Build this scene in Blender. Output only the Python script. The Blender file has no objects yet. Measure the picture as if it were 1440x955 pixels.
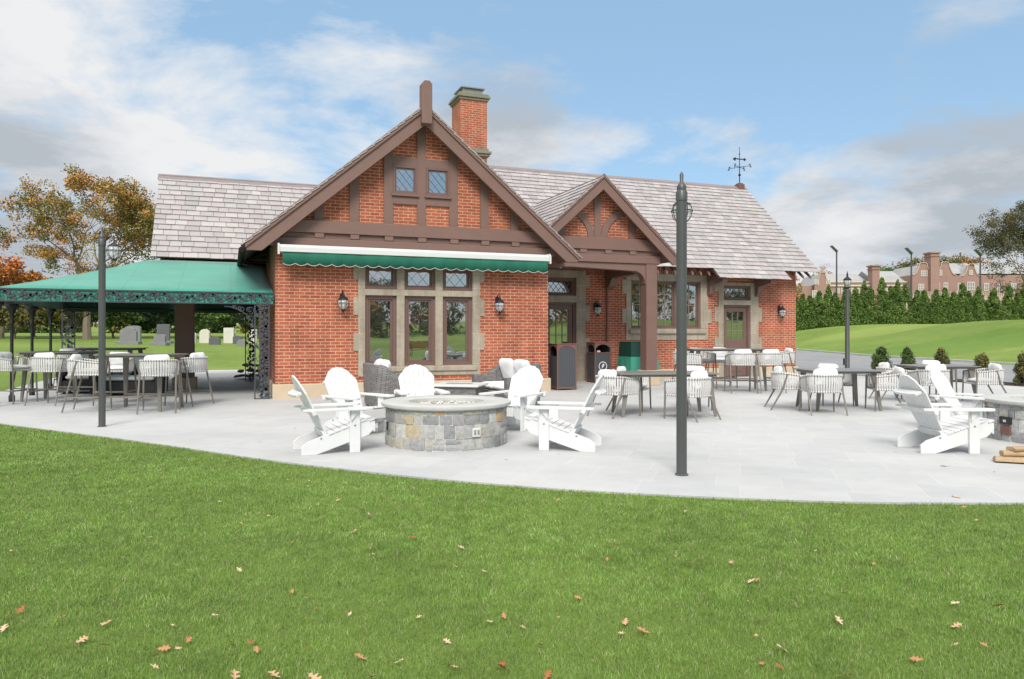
import bpy, math, random
import numpy as np
from mathutils import Vector, Matrix, noise as mnoise
SC = bpy.context.scene
COL = SC.collection
R = math.radians
PI = math.pi
# ------------------------------------------------------------ camera frame
F, HOR, CH, YAW = 1040.0, 468.0, 1.45, R(20.85)
CS, SN = math.cos(YAW), math.sin(YAW)
def W(px, depth):
    xc = (px-720)/F*depth
    return (xc*CS+depth*SN, -xc*SN+depth*CS)
def G(px, py, z=0.0):
    return W(px, (CH-z)*F/(py-HOR))
def PYp(px, py, Y):
    a = (px-720)/F
    t = Y/(-SN*a+CS)
    return ((CS*a+SN)*t, CH+(HOR-py)/F*t)
def srgb(r, g, b):
    f = lambda c: (c/255/12.92) if c/255 <= .04045 else ((c/255+.055)/1.055)**2.4
    return (f(r), f(g), f(b), 1)
# ------------------------------------------------------------ materials
def newmat(name):
    m = bpy.data.materials.new(name); m.use_nodes = True
    nt = m.node_tree; b = nt.nodes['Principled BSDF']
    return m, nt, b
def lk(nt, a, b): nt.links.new(a, b)
def nd(nt, typ, **kw):
    n = nt.nodes.new(typ)
    for k, v in kw.items(): setattr(n, k, v)
    return n
def mth(nt, op, a, b=None, clamp=False):
    n = nt.nodes.new('ShaderNodeMath'); n.operation = op; n.use_clamp = clamp
    for i, v in enumerate((a, b)):
        if v is None: continue
        if isinstance(v, (int, float)): n.inputs[i].default_value = v
        else: nt.links.new(v, n.inputs[i])
    return n.outputs[0]
def mixc(nt, fac, a, b, mode='MIX'):
    n = nt.nodes.new('ShaderNodeMix'); n.data_type = 'RGBA'; n.blend_type = mode
    for i, v in ((0, fac), (6, a), (7, b)):
        if isinstance(v, (int, float)): n.inputs[i].default_value = v
        elif isinstance(v, tuple): n.inputs[i].default_value = v
        else: nt.links.new(v, n.inputs[i])
    return n.outputs[2]
def ramp(nt, fac, stops):
    n = nt.nodes.new('ShaderNodeValToRGB')
    while len(n.color_ramp.elements) < len(stops): n.color_ramp.elements.new(.5)
    for e, (p, c) in zip(n.color_ramp.elements, stops):
        e.position = p; e.color = c if len(c) == 4 else (*c, 1)
    nt.links.new(fac, n.inputs[0]); return n.outputs[0]
def noise(nt, scale, detail=4, rough=.55, vec=None, dist=0):
    n = nt.nodes.new('ShaderNodeTexNoise')
    n.inputs['Scale'].default_value = scale; n.inputs['Detail'].default_value = detail
    n.inputs['Roughness'].default_value = rough; n.inputs['Distortion'].default_value = dist
    if vec is not None: nt.links.new(vec, n.inputs['Vector'])
    return n
def bump(nt, h, strength, dist, bsdf):
    n = nt.nodes.new('ShaderNodeBump'); n.inputs['Strength'].default_value = strength
    n.inputs['Distance'].default_value = dist
    nt.links.new(h, n.inputs['Height']); nt.links.new(n.outputs[0], bsdf.inputs['Normal'])
def pmat(name, col, rough=.6, metal=0, var=.25, scale=6, scale2=60, bmp=.2, bd=.004, attr=False, spec=.5, coat=0):
    """plain surface: base colour with two scales of noise variation and a light bump"""
    m, nt, b = newmat(name)
    tc = nd(nt, 'ShaderNodeTexCoord').outputs['Object']
    n1 = noise(nt, scale, 4, .6, tc); n2 = noise(nt, scale2, 3, .6, tc)
    v = mth(nt, 'ADD', mth(nt, 'MULTIPLY', n1.outputs[0], .6), mth(nt, 'MULTIPLY', n2.outputs[0], .4))
    v = mth(nt, 'ADD', mth(nt, 'MULTIPLY', mth(nt, 'SUBTRACT', v, .5), var*2.6), 1.0)
    if attr:
        c = nd(nt, 'ShaderNodeAttribute', attribute_name='Col').outputs['Color']
    else:
        c = nd(nt, 'ShaderNodeRGB').outputs[0]; c.default_value = col if len(col) == 4 else (*col, 1)
    mx = nd(nt, 'ShaderNodeVectorMath', operation='SCALE')
    lk(nt, c, mx.inputs[0]); lk(nt, v, mx.inputs['Scale'])
    lk(nt, mx.outputs[0], b.inputs['Base Color'])
    b.inputs['Roughness'].default_value = rough; b.inputs['Metallic'].default_value = metal
    b.inputs['Specular IOR Level'].default_value = spec
    b.inputs['Coat Weight'].default_value = coat
    if bmp: bump(nt, n2.outputs[0], bmp, bd, b)
    return m
def brick_mat(name, c1, c2, mortar, bw=.222, rh=.074, ms=.009, vert=False, lc=(.5, .33, .26, 1)):
    m, nt, b = newmat(name)
    g = nd(nt, 'ShaderNodeNewGeometry')
    sp = nd(nt, 'ShaderNodeSeparateXYZ'); lk(nt, g.outputs['Position'], sp.inputs[0])
    sn = nd(nt, 'ShaderNodeSeparateXYZ'); lk(nt, g.outputs['True Normal'], sn.inputs[0])
    fx = mth(nt, 'GREATER_THAN', mth(nt, 'ABSOLUTE', sn.outputs[0]), .7)
    u = mth(nt, 'ADD', mth(nt, 'MULTIPLY', sp.outputs[1], fx), mth(nt, 'MULTIPLY', sp.outputs[0], mth(nt, 'SUBTRACT', 1, fx)))
    cb = nd(nt, 'ShaderNodeCombineXYZ')
    lk(nt, u, cb.inputs[1 if vert else 0]); lk(nt, sp.outputs[2], cb.inputs[0 if vert else 1])
    wob = noise(nt, 9, 2, .5, g.outputs['Position'])
    wv = nd(nt, 'ShaderNodeVectorMath', operation='SCALE'); lk(nt, wob.outputs['Color'], wv.inputs[0]); wv.inputs['Scale'].default_value = .010
    av = nd(nt, 'ShaderNodeVectorMath', operation='ADD'); lk(nt, cb.outputs[0], av.inputs[0]); lk(nt, wv.outputs[0], av.inputs[1])
    t = nd(nt, 'ShaderNodeTexBrick'); lk(nt, av.outputs[0], t.inputs['Vector'])
    t.inputs['Scale'].default_value = 1; t.inputs['Brick Width'].default_value = bw; t.inputs['Row Height'].default_value = rh
    t.inputs['Mortar Size'].default_value = ms; t.inputs['Mortar Smooth'].default_value = .25
    t.inputs['Color1'].default_value = c1; t.inputs['Color2'].default_value = c2; t.inputs['Mortar'].default_value = mortar
    t.inputs['Bias'].default_value = -.1
    n1 = noise(nt, 1.3, 4, .6, g.outputs['Position']); n2 = noise(nt, 45, 3, .6, g.outputs['Position'])
    n3 = noise(nt, 12, 2, .6, g.outputs['Position'])
    v = mth(nt, 'ADD', mth(nt, 'MULTIPLY', n1.outputs[0], .8), mth(nt, 'ADD', mth(nt, 'MULTIPLY', n2.outputs[0], .45), mth(nt, 'MULTIPLY', n3.outputs[0], .45)))
    v = mth(nt, 'ADD', mth(nt, 'MULTIPLY', mth(nt, 'SUBTRACT', v, .85), .75), 1.0)
    sc = nd(nt, 'ShaderNodeVectorMath', operation='SCALE'); lk(nt, t.outputs['Color'], sc.inputs[0]); lk(nt, v, sc.inputs['Scale'])
    lime = ramp(nt, noise(nt, 2.6, 5, .7, g.outputs['Position']).outputs[0], [(.6, (0, 0, 0)), (.78, (1, 1, 1))])
    lk(nt, mixc(nt, mth(nt, 'MULTIPLY', lime, .3), sc.outputs[0], lc), b.inputs['Base Color'])
    b.inputs['Roughness'].default_value = .85
    mps = nd(nt, 'ShaderNodeMapping'); mps.inputs['Scale'].default_value = (5, 5, .45); lk(nt, g.outputs['Position'], mps.inputs[0])
    strk = ramp(nt, noise(nt, 1.0, 5, .65, mps.outputs[0]).outputs[0], [(.42, (1, 1, 1)), (.72, (.74, .71, .69))])
    src = b.inputs['Base Color'].links[0].from_socket; lk(nt, mixc(nt, 1.0, src, strk, 'MULTIPLY'), b.inputs['Base Color'])
    soot = ramp(nt, noise(nt, .7, 6, .7, g.outputs['Position']).outputs[0], [(.5, (1, 1, 1)), (.75, (.66, .62, .6))])
    src = b.inputs['Base Color'].links[0].from_socket; lk(nt, mixc(nt, 1.0, src, soot, 'MULTIPLY'), b.inputs['Base Color'])
    hh = mth(nt, 'ADD', mth(nt, 'SUBTRACT', 1, t.outputs['Fac']), mth(nt, 'MULTIPLY', n2.outputs[0], .3))
    bump(nt, hh, .6, .008, b)
    return m
M = {}
M['brick'] = brick_mat('red_brick', (.46, .122, .055, 1), (.32, .076, .040, 1), (.60, .36, .25, 1))
M['brick_soldier'] = brick_mat('red_brick_soldier', (.33, .085, .05, 1), (.24, .055, .035, 1), (.42, .29, .22, 1), vert=True)
M['stone'] = brick_mat('limestone_trim', srgb(172, 160, 142), srgb(160, 150, 133), srgb(190, 182, 166), bw=1.1, rh=.36, ms=.006, lc=srgb(150, 148, 128))
M['base_stone'] = pmat('sandstone_base', srgb(196, 178, 152), .9, var=.22, scale=2, scale2=60, bmp=.4)
M['brown'] = pmat('brown_painted_timber', srgb(122, 94, 85), .55, var=.16, scale=2.5, scale2=40, bmp=.15)
M['frame'] = pmat('brown_window_frame', srgb(114, 88, 80), .5, var=.12, scale=5, bmp=.05)
M['gutter'] = pmat('dark_gutter', srgb(44, 36, 34), .85, var=.15, spec=.1)
M['slate'] = pmat('slate', (1, 1, 1), .6, var=.2, scale=5, scale2=40, bmp=.35, attr=True)
M['ridge'] = pmat('ridge_cap_metal', srgb(130, 118, 118), .5, var=.15)
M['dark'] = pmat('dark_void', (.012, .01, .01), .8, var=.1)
M['lead'] = pmat('lead_came', (.15, .15, .16), .5, var=.1)
M['muntin'] = pmat('muntin_paint', srgb(130, 118, 108), .5, var=.1)
M['chimcap'] = pmat('mossy_stone', srgb(128, 124, 106), .9, var=.3, scale=8)
M['metalcap'] = pmat('galvanised_metal', srgb(150, 150, 146), .45, .5, var=.2)
M['iron'] = pmat('wrought_iron', (.022, .023, .026), .45, .3, var=.2)
M['ironlace'] = pmat('cast_iron_lace', (.075, .078, .09), .4, .3, var=.3, scale=20)
M['pole'] = pmat('grey_painted_pole', srgb(80, 81, 81), .4, .1, var=.12, scale=3, bmp=.05)
M['white'] = pmat('white_painted_wood', (.69, .69, .68, 1), .45, var=.1, scale=5, scale2=30, bmp=.08)
M['whitemetal'] = pmat('white_metal', (.64, .64, .62, 1), .4, var=.06)
M['cushion'] = pmat('white_cushion', (.70, .70, .69, 1), .9, var=.05, scale=5, scale2=250, bmp=.2, bd=.002)
M['rope'] = pmat('pale_rope', (.60, .59, .57, 1), .85, var=.12, scale=20, scale2=200, bmp=.3)
M['alu'] = pmat('taupe_aluminium', srgb(128, 122, 114), .4, .25, var=.08)
M['tabletop'] = pmat('taupe_table_top', srgb(125, 121, 116), .3, .1, var=.1, scale=3)
M['wood'] = pmat('firewood', srgb(172, 146, 114), .85, var=.35, scale=8, scale2=50, bmp=.5)
M['bark_log'] = pmat('dark_firewood', srgb(95, 80, 66), .9, var=.4, scale=9, bmp=.5)
M['bin_frame'] = pmat('bin_bronze_frame', srgb(118, 84, 74), .5, .1, var=.12)
M['bin_panel'] = pmat('bin_grey_panel', srgb(74, 76, 80), .55, var=.1)
M['green_dark'] = pmat('dark_green_vinyl', srgb(22, 66, 56), .5, var=.2, scale=4)
M['green_mid'] = pmat('teal_vinyl', srgb(62, 146, 124), .55, var=.18, scale=4)
M['logo'] = pmat('white_print', (.75, .75, .73), .6, var=.02, bmp=0)
M['bark'] = pmat('tree_bark', srgb(120, 108, 92), .9, var=.4, scale=4, scale2=30, bmp=.6, bd=.02)
M['leaf'] = pmat('foliage', (1, 1, 1), .65, var=.2, scale=3, scale2=30, bmp=0, attr=True, spec=.3)
M['pstone'] = pmat('fieldstone', (1, 1, 1), .85, var=.62, scale=17, scale2=42, bmp=.8, bd=.006, attr=True)
M['mortar'] = pmat('pale_mortar', srgb(205, 202, 194), .9, var=.12, scale=20)
M['cap'] = pmat('bluestone_cap', srgb(182, 182, 178), .7, var=.18, scale=6, scale2=60)
M['lavarock'] = pmat('fire_glass', srgb(140, 132, 124), .5, var=.6, scale=30, scale2=80, bmp=1, bd=.02)
M['black'] = pmat('black_plastic', (.02, .02, .022), .35, var=.1, bmp=0)
M['brass'] = pmat('brass', (.5, .33, .1), .3, .9, var=.1, bmp=0)
M['grave_w'] = pmat('white_marble', srgb(205, 200, 188), .8, var=.2, scale=2, scale2=20)
M['grave_g'] = pmat('grey_granite', srgb(125, 125, 126), .7, var=.25, scale=2, scale2=20)
M['grave_d'] = pmat('dark_granite', srgb(92, 93, 97), .7, var=.3, scale=2, scale2=20)
M['lamphead'] = pmat('floodlight_glass', (.5, .52, .55), .3, var=.1, bmp=0)
M['mansion_brick'] = pmat('far_brick', srgb(158, 126, 116), .9, var=.2, scale=.3, scale2=6, bmp=0)
M['mansion_slate'] = pmat('far_slate', srgb(158, 158, 156), .8, var=.3, scale=.3, scale2=4, bmp=0)
M['mansion_coping'] = pmat('far_coping', srgb(190, 168, 152), .8, var=.1, bmp=0)
M['mansion_trim'] = pmat('far_trim', srgb(205, 196, 182), .8, var=.1, bmp=0)
M['bench'] = pmat('bench_wood', srgb(170, 112, 62), .6, var=.2)
M['mulch'] = pmat('bark_mulch', srgb(70, 56, 46), .95, var=.6, scale=25, scale2=120, bmp=1, bd=.03)
M['kerb'] = pmat('kerb_stone', srgb(195, 192, 184), .9, var=.2, scale=2)

def canvas_mat():
    m, nt, b = newmat('green_canvas')
    tc = nd(nt, 'ShaderNodeTexCoord').outputs['Object']
    n = noise(nt, 1.2, 4, .6, tc)
    sp = nd(nt, 'ShaderNodeSeparateXYZ'); lk(nt, tc, sp.inputs[0])
    seam = mth(nt, 'LESS_THAN', mth(nt, 'FRACT', mth(nt, 'MULTIPLY', sp.outputs[0], .95)), .014)
    c0 = ramp(nt, n.outputs[0], [(.3, srgb(44, 136, 114)), (.7, srgb(60, 150, 128))])
    n5 = noise(nt, 5, 6, .7, tc)
    c0 = mixc(nt, mth(nt, 'MULTIPLY', ramp(nt, n5.outputs[0], [(.5, (0, 0, 0)), (.75, (1, 1, 1))]), .25), c0, srgb(105, 150, 130))
    lk(nt, mixc(nt, mth(nt, 'MULTIPLY', seam, .45), c0, srgb(20, 90, 74)), b.inputs['Base Color'])
    b.inputs['Roughness'].default_value = .55
    b.inputs['Sheen Weight'].default_value = .25
    w = noise(nt, 3, 3, .5, tc); bump(nt, w.outputs[0], .25, .03, b)
    return m
M['canvas'] = canvas_mat()
def awning_mat():
    m = pmat('awning_green', srgb(20, 98, 78), .75, var=.12, scale=4, scale2=200, bmp=.1)
    return m
M['awning'] = awning_mat()

def glass_pane():
    """window glass in front of an unlit room: dark body with a real mirror reflection"""
    m, nt, b = newmat('window_glass')
    nt.nodes.remove(b); out = nt.nodes['Material Output']
    g = nd(nt, 'ShaderNodeBsdfGlossy'); g.inputs['Roughness'].default_value = .015; g.inputs['Color'].default_value = (.9, .93, .95, 1)
    d = nd(nt, 'ShaderNodeBsdfDiffuse'); d.inputs['Color'].default_value = (.03, .032, .03, 1)
    fr = nd(nt, 'ShaderNodeFresnel'); fr.inputs['IOR'].default_value = 1.5
    tc = nd(nt, 'ShaderNodeTexCoord').outputs['Object']
    n = noise(nt, 1.7, 2, .5, tc)
    bp = nd(nt, 'ShaderNodeBump'); bp.inputs['Strength'].default_value = .12; bp.inputs['Distance'].default_value = .01
    lk(nt, n.outputs[0], bp.inputs['Height']); lk(nt, bp.outputs[0], g.inputs['Normal'])
    f = mth(nt, 'ADD', mth(nt, 'MULTIPLY', fr.outputs[0], .9), .44, True)
    mx = nd(nt, 'ShaderNodeMixShader'); lk(nt, f, mx.inputs[0]); lk(nt, d.outputs[0], mx.inputs[1]); lk(nt, g.outputs[0], mx.inputs[2])
    lk(nt, mx.outputs[0], out.inputs['Surface'])
    return m
M['pane'] = glass_pane()
def lamp_glass():
    m, nt, b = newmat('lamp_glass')
    b.inputs['Base Color'].default_value = (.9, .92, .93, 1); b.inputs['Roughness'].default_value = .08
    b.inputs['Alpha'].default_value = .35; b.inputs['Specular IOR Level'].default_value = .8
    return m
M['lampglass'] = lamp_glass()

def wicker_mat(name, c1, c2):
    m, nt, b = newmat(name)
    tc = nd(nt, 'ShaderNodeTexCoord').outputs['Object']
    sp = nd(nt, 'ShaderNodeSeparateXYZ'); lk(nt, tc, sp.inputs[0])
    u = mth(nt, 'ADD', sp.outputs[0], sp.outputs[1])
    cb = nd(nt, 'ShaderNodeCombineXYZ'); lk(nt, u, cb.inputs[0]); lk(nt, sp.outputs[2], cb.inputs[1])
    t = nd(nt, 'ShaderNodeTexBrick'); lk(nt, cb.outputs[0], t.inputs['Vector'])
    t.inputs['Scale'].default_value = 1; t.inputs['Brick Width'].default_value = .07; t.inputs['Row Height'].default_value = .022
    t.inputs['Mortar Size'].default_value = .004; t.inputs['Mortar Smooth'].default_value = .6
    t.inputs['Color1'].default_value = c1; t.inputs['Color2'].default_value = c2; t.inputs['Mortar'].default_value = (.03, .03, .03, 1)
    lk(nt, t.outputs['Color'], b.inputs['Base Color']); b.inputs['Roughness'].default_value = .6
    bump(nt, mth(nt, 'SUBTRACT', 1, t.outputs['Fac']), .8, .01, b)
    return m
M['wicker'] = wicker_mat('grey_wicker', srgb(148, 144, 141), srgb(116, 112, 110))
M['wicker_dark'] = wicker_mat('dark_wicker', srgb(62, 60, 60), srgb(44, 43, 43))

def paver_mat():
    m, nt, b = newmat('bluestone_paving')
    tc = nd(nt, 'ShaderNodeTexCoord').outputs['Object']
    mp = nd(nt, 'ShaderNodeMapping'); mp.inputs['Rotation'].default_value = (0, 0, R(38)); lk(nt, tc, mp.inputs[0])
    t = nd(nt, 'ShaderNodeTexBrick'); lk(nt, mp.outputs[0], t.inputs['Vector'])
    t.inputs['Scale'].default_value = 1; t.inputs['Brick Width'].default_value = .92; t.inputs['Row Height'].default_value = .61
    t.inputs['Mortar Size'].default_value = .006; t.inputs['Mortar Smooth'].default_value = .3; t.squash = .66; t.squash_frequency = 3; t.offset = .37
    t.inputs['Color1'].default_value = srgb(184, 184, 182); t.inputs['Color2'].default_value = srgb(177, 178, 178); t.inputs['Mortar'].default_value = srgb(190, 190, 187)
    n1 = noise(nt, .5, 5, .6, tc); n2 = noise(nt, 3.2, 6, .7, tc); n3 = noise(nt, 80, 2, .6, tc)
    v = mth(nt, 'ADD', mth(nt, 'MULTIPLY', n1.outputs[0], .5), mth(nt, 'ADD', mth(nt, 'MULTIPLY', n2.outputs[0], .4), mth(nt, 'MULTIPLY', n3.outputs[0], .15)))
    v = mth(nt, 'ADD', mth(nt, 'MULTIPLY', mth(nt, 'SUBTRACT', v, .52), .7), 1.0)
    sc = nd(nt, 'ShaderNodeVectorMath', operation='SCALE'); lk(nt, t.outputs['Color'], sc.inputs[0]); lk(nt, v, sc.inputs['Scale'])
    st = ramp(nt, noise(nt, 1.1, 6, .75, tc).outputs[0], [(.62, (0, 0, 0)), (.8, (1, 1, 1))])
    sp2 = ramp(nt, noise(nt, 14, 3, .6, tc).outputs[0], [(.66, (0, 0, 0)), (.72, (1, 1, 1))])
    c1_ = mixc(nt, mth(nt, 'MULTIPLY', st, .35), sc.outputs[0], srgb(158, 152, 138))
    lk(nt, mixc(nt, mth(nt, 'MULTIPLY', sp2, .12), c1_, srgb(120, 112, 100)), b.inputs['Base Color'])
    b.inputs['Roughness'].default_value = .75; b.inputs['Specular IOR Level'].default_value = .35
    bump(nt, mth(nt, 'ADD', n2.outputs[0], mth(nt, 'MULTIPLY', t.outputs['Fac'], -.5)), .15, .006, b)
    return m
M['paver'] = paver_mat()

def lawn_mat():
    m, nt, b = newmat('lawn_turf')
    tc = nd(nt, 'ShaderNodeTexCoord').outputs['Object']
    n1 = noise(nt, .12, 4, .6, tc); n2 = noise(nt, 1.3, 5, .65, tc); n3 = noise(nt, 60, 3, .7, tc)
    v = mth(nt, 'ADD', mth(nt, 'MULTIPLY', n1.outputs[0], .45), mth(nt, 'ADD', mth(nt, 'MULTIPLY', n2.outputs[0], .3), mth(nt, 'MULTIPLY', n3.outputs[0], .25)))
    n0 = noise(nt, .055, 3, .5, tc); v = mth(nt, 'ADD', v, mth(nt, 'MULTIPLY', mth(nt, 'SUBTRACT', n0.outputs[0], .5), .55))
    c = ramp(nt, v, [(.32, (.115, .17, .03)), (.5, (.17, .25, .048)), (.68, (.26, .32, .08))])
    gp = nd(nt, 'ShaderNodeSeparateXYZ'); lk(nt, tc, gp.inputs[0])
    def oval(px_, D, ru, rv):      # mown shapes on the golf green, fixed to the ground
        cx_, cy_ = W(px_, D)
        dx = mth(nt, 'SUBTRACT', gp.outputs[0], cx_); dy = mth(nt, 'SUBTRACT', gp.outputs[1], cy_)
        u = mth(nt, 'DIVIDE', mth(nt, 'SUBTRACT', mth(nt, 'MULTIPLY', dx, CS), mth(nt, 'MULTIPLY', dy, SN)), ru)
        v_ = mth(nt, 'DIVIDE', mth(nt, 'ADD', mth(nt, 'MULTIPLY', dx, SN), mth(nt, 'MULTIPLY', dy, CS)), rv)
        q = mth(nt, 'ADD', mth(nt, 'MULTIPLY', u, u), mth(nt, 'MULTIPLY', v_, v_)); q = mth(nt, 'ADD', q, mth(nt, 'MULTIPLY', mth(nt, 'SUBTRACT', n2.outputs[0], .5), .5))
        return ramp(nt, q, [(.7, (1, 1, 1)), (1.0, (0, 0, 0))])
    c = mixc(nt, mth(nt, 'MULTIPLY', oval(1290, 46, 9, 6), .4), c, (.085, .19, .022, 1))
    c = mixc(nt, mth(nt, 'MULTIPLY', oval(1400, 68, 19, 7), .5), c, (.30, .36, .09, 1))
    lk(nt, c, b.inputs['Base Color']); b.inputs['Roughness'].default_value = .9; b.inputs['Specular IOR Level'].default_value = .2
    bump(nt, n3.outputs[0], .8, .03, b)
    return m
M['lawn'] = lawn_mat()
def asphalt_mat():
    m, nt, b = newmat('asphalt')
    tc = nd(nt, 'ShaderNodeTexCoord').outputs['Object']
    n1 = noise(nt, .4, 5, .6, tc); n3 = noise(nt, 90, 2, .7, tc)
    v = mth(nt, 'ADD', mth(nt, 'MULTIPLY', n1.outputs[0], .6), mth(nt, 'MULTIPLY', n3.outputs[0], .4))
    lk(nt, ramp(nt, v, [(.3, srgb(120, 120, 122)), (.7, srgb(150, 150, 150))]), b.inputs['Base Color'])
    b.inputs['Roughness'].default_value = .8; bump(nt, n3.outputs[0], .3, .01, b)
    return m
M['asphalt'] = asphalt_mat()
def blade_mat():
    m, nt, b = newmat('grass_blade')
    c = nd(nt, 'ShaderNodeAttribute', attribute_name='Col').outputs['Color']
    g = nd(nt, 'ShaderNodeNewGeometry')
    n = noise(nt, .8, 4, .6, g.outputs['Position'])
    n0 = noise(nt, .35, 2, .5, g.outputs['Position'])
    n9 = noise(nt, 5.5, 4, .65, g.outputs['Position'])
    v = mth(nt, 'ADD', mth(nt, 'ADD', mth(nt, 'MULTIPLY', mth(nt, 'SUBTRACT', n.outputs[0], .5), 1.0), mth(nt, 'MULTIPLY', mth(nt, 'SUBTRACT', n9.outputs[0], .5), 1.5)), 1.0)
    sc = nd(nt, 'ShaderNodeVectorMath', operation='SCALE'); lk(nt, c, sc.inputs[0]); lk(nt, v, sc.inputs['Scale'])
    yel = ramp(nt, n0.outputs[0], [(.42, (0, 0, 0)), (.62, (1, 1, 1))])
    lk(nt, mixc(nt, mth(nt, 'MULTIPLY', yel, .38), sc.outputs[0], (.25, .35, .09, 1)), b.inputs['Base Color'])
    b.inputs['Roughness'].default_value = .55; b.inputs['Specular IOR Level'].default_value = .3
    tr = nd(nt, 'ShaderNodeBsdfTranslucent'); ms = nd(nt, 'ShaderNodeMixShader'); ms.inputs[0].default_value = .38
    src = b.inputs['Base Color'].links[0].from_socket; lk(nt, src, tr.inputs['Color'])
    va = nd(nt, 'ShaderNodeVectorMath', operation='SCALE'); lk(nt, g.outputs['Normal'], va.inputs[0]); va.inputs['Scale'].default_value = .45
    vb = nd(nt, 'ShaderNodeVectorMath', operation='ADD'); lk(nt, va.outputs[0], vb.inputs[0]); vb.inputs[1].default_value = (0, 0, .75)
    vn = nd(nt, 'ShaderNodeVectorMath', operation='NORMALIZE'); lk(nt, vb.outputs[0], vn.inputs[0]); lk(nt, vn.outputs[0], b.inputs['Normal'])
    out = nt.nodes['Material Output']; lk(nt, b.outputs[0], ms.inputs[1]); lk(nt, tr.outputs[0], ms.inputs[2]); lk(nt, ms.outputs[0], out.inputs['Surface'])
    return m
M['blade'] = blade_mat()

# ------------------------------------------------------------ mesh building
class MB:
    def __init__(s): s.v = []; s.f = []; s.c = []; s.anyc = False
    def add(s, vs, fs, col=None):
        o = len(s.v); s.v += [tuple(p) for p in vs]
        for f in fs: s.f.append(tuple(i+o for i in f)); s.c.append(col)
        if col is not None: s.anyc = True
        return s
    def box(s, x0, x1, y0, y1, z0, z1, col=None, M4=None):
        vs = [Vector(p) for p in ((x0,y0,z0),(x1,y0,z0),(x1,y1,z0),(x0,y1,z0),(x0,y0,z1),(x1,y0,z1),(x1,y1,z1),(x0,y1,z1))]
        if M4 is not None: vs = [M4 @ p for p in vs]
        return s.add(vs, [(0,3,2,1),(4,5,6,7),(0,1,5,4),(1,2,6,5),(2,3,7,6),(3,0,4,7)], col)
    def bar(s, p0, p1, w, h, up=(0,0,1), col=None):
        """rectangular bar from p0 to p1; w across, h along 'up'"""
        p0 = Vector(p0); p1 = Vector(p1); d = (p1-p0).normalized(); up = Vector(up)
        a = d.cross(up)
        if a.length < 1e-4: a = d.cross(Vector((1,0,0)))
        a.normalize(); b = a.cross(d).normalized()
        vs = [p+a*(i*w/2)+b*(j*h/2) for p in (p0, p1) for i, j in ((-1,-1),(1,-1),(1,1),(-1,1))]
        return s.add(vs, [(0,3,2,1),(4,5,6,7),(0,1,5,4),(1,2,6,5),(2,3,7,6),(3,0,4,7)], col)
    def tube(s, pts, r, n=8, closed=False, flat=1.0, col=None, caps=True):
        pts = [Vector(p) for p in pts]; m = len(pts); rs = r if isinstance(r, (list, tuple)) else [r]*m
        o = len(s.v); prev = None; vs = []
        for i, p in enumerate(pts):
            if closed: d = pts[(i+1) % m]-pts[i-1]
            else: d = pts[min(i+1, m-1)]-pts[max(i-1, 0)]
            if d.length < 1e-9: d = Vector((0,0,1))
            d.normalize()
            if prev is None:
                a = d.cross(Vector((0,0,1)))
                if a.length < .05: a = d.cross(Vector((0,1,0)))
                a.normalize()
            else:
                a = prev - d*prev.dot(d)
                if a.length < 1e-5: a = d.cross(Vector((0,1,0)))
                a.normalize()
            prev = a; b = d.cross(a)
            for k in range(n):
                t = 2*PI*k/n; vs.append(p+a*(rs[i]*math.cos(t))+b*(rs[i]*flat*math.sin(t)))
        fs = []
        for i in range(m if closed else m-1):
            j = (i+1) % m
            for k in range(n):
                l = (k+1) % n; fs.append((i*n+k, i*n+l, j*n+l, j*n+k))
        if not closed and caps: fs.append(tuple(range(n-1, -1, -1))); fs.append(tuple((m-1)*n+k for k in range(n)))
        return s.add(vs, fs, col)
    def prism(s, poly, axis, a, b, col=None):
        """poly: list of 2-D points; axis 'x' -> (y,z), 'y' -> (x,z), 'z' -> (x,y)"""
        n = len(poly)
        def mk(p, t):
            return (t, p[0], p[1]) if axis == 'x' else (p[0], t, p[1]) if axis == 'y' else (p[0], p[1], t)
        vs = [mk(p, a) for p in poly]+[mk(p, b) for p in poly]
        fs = [tuple(range(n)), tuple(range(2*n-1, n-1, -1))]+[(i, i+n, (i+1) % n+n, (i+1) % n) for i in range(n)]
        return s.add(vs, fs, col)
    def lathe(s, prof, c=(0,0,0), n=16, col=None):
        vs = []; m = len(prof)
        for r, z in prof:
            for k in range(n):
                t = 2*PI*k/n; vs.append((c[0]+r*math.cos(t), c[1]+r*math.sin(t), c[2]+z))
        fs = [(i*n+k, i*n+(k+1) % n, (i+1)*n+(k+1) % n, (i+1)*n+k) for i in range(m-1) for k in range(n)]
        fs.append(tuple(range(n-1, -1, -1))); fs.append(tuple((m-1)*n+k for k in range(n)))
        return s.add(vs, fs, col)
    def pillow(s, sx, sy, sz, M4, e=.45, n=14, wob=.0, seed=0, col=None):
        vs = []; fs = []; rg = random.Random(seed); ox = rg.random()*50
        def sg(v, p): return math.copysign(abs(v)**p, v)
        for i in range(n+1):
            la = -PI/2+PI*i/n
            for k in range(2*n):
                lo = PI*k/n
                x = sg(math.cos(la), e)*sg(math.cos(lo), e); y = sg(math.cos(la), e)*sg(math.sin(lo), e); z = sg(math.sin(la), .75)
                edge = (1-.55*max(abs(x), abs(y))**3)
                p = Vector((x*sx/2, y*sy/2, z*sz/2*edge))
                if wob: p += Vector(mnoise.noise_vector(p*9+Vector((ox,0,0))))*wob
                vs.append(M4 @ p)
        for i in range(n):
            for k in range(2*n):
                l = (k+1) % (2*n); fs.append((i*2*n+k, i*2*n+l, (i+1)*2*n+l, (i+1)*2*n+k))
        return s.add(vs, fs, col)
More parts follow.
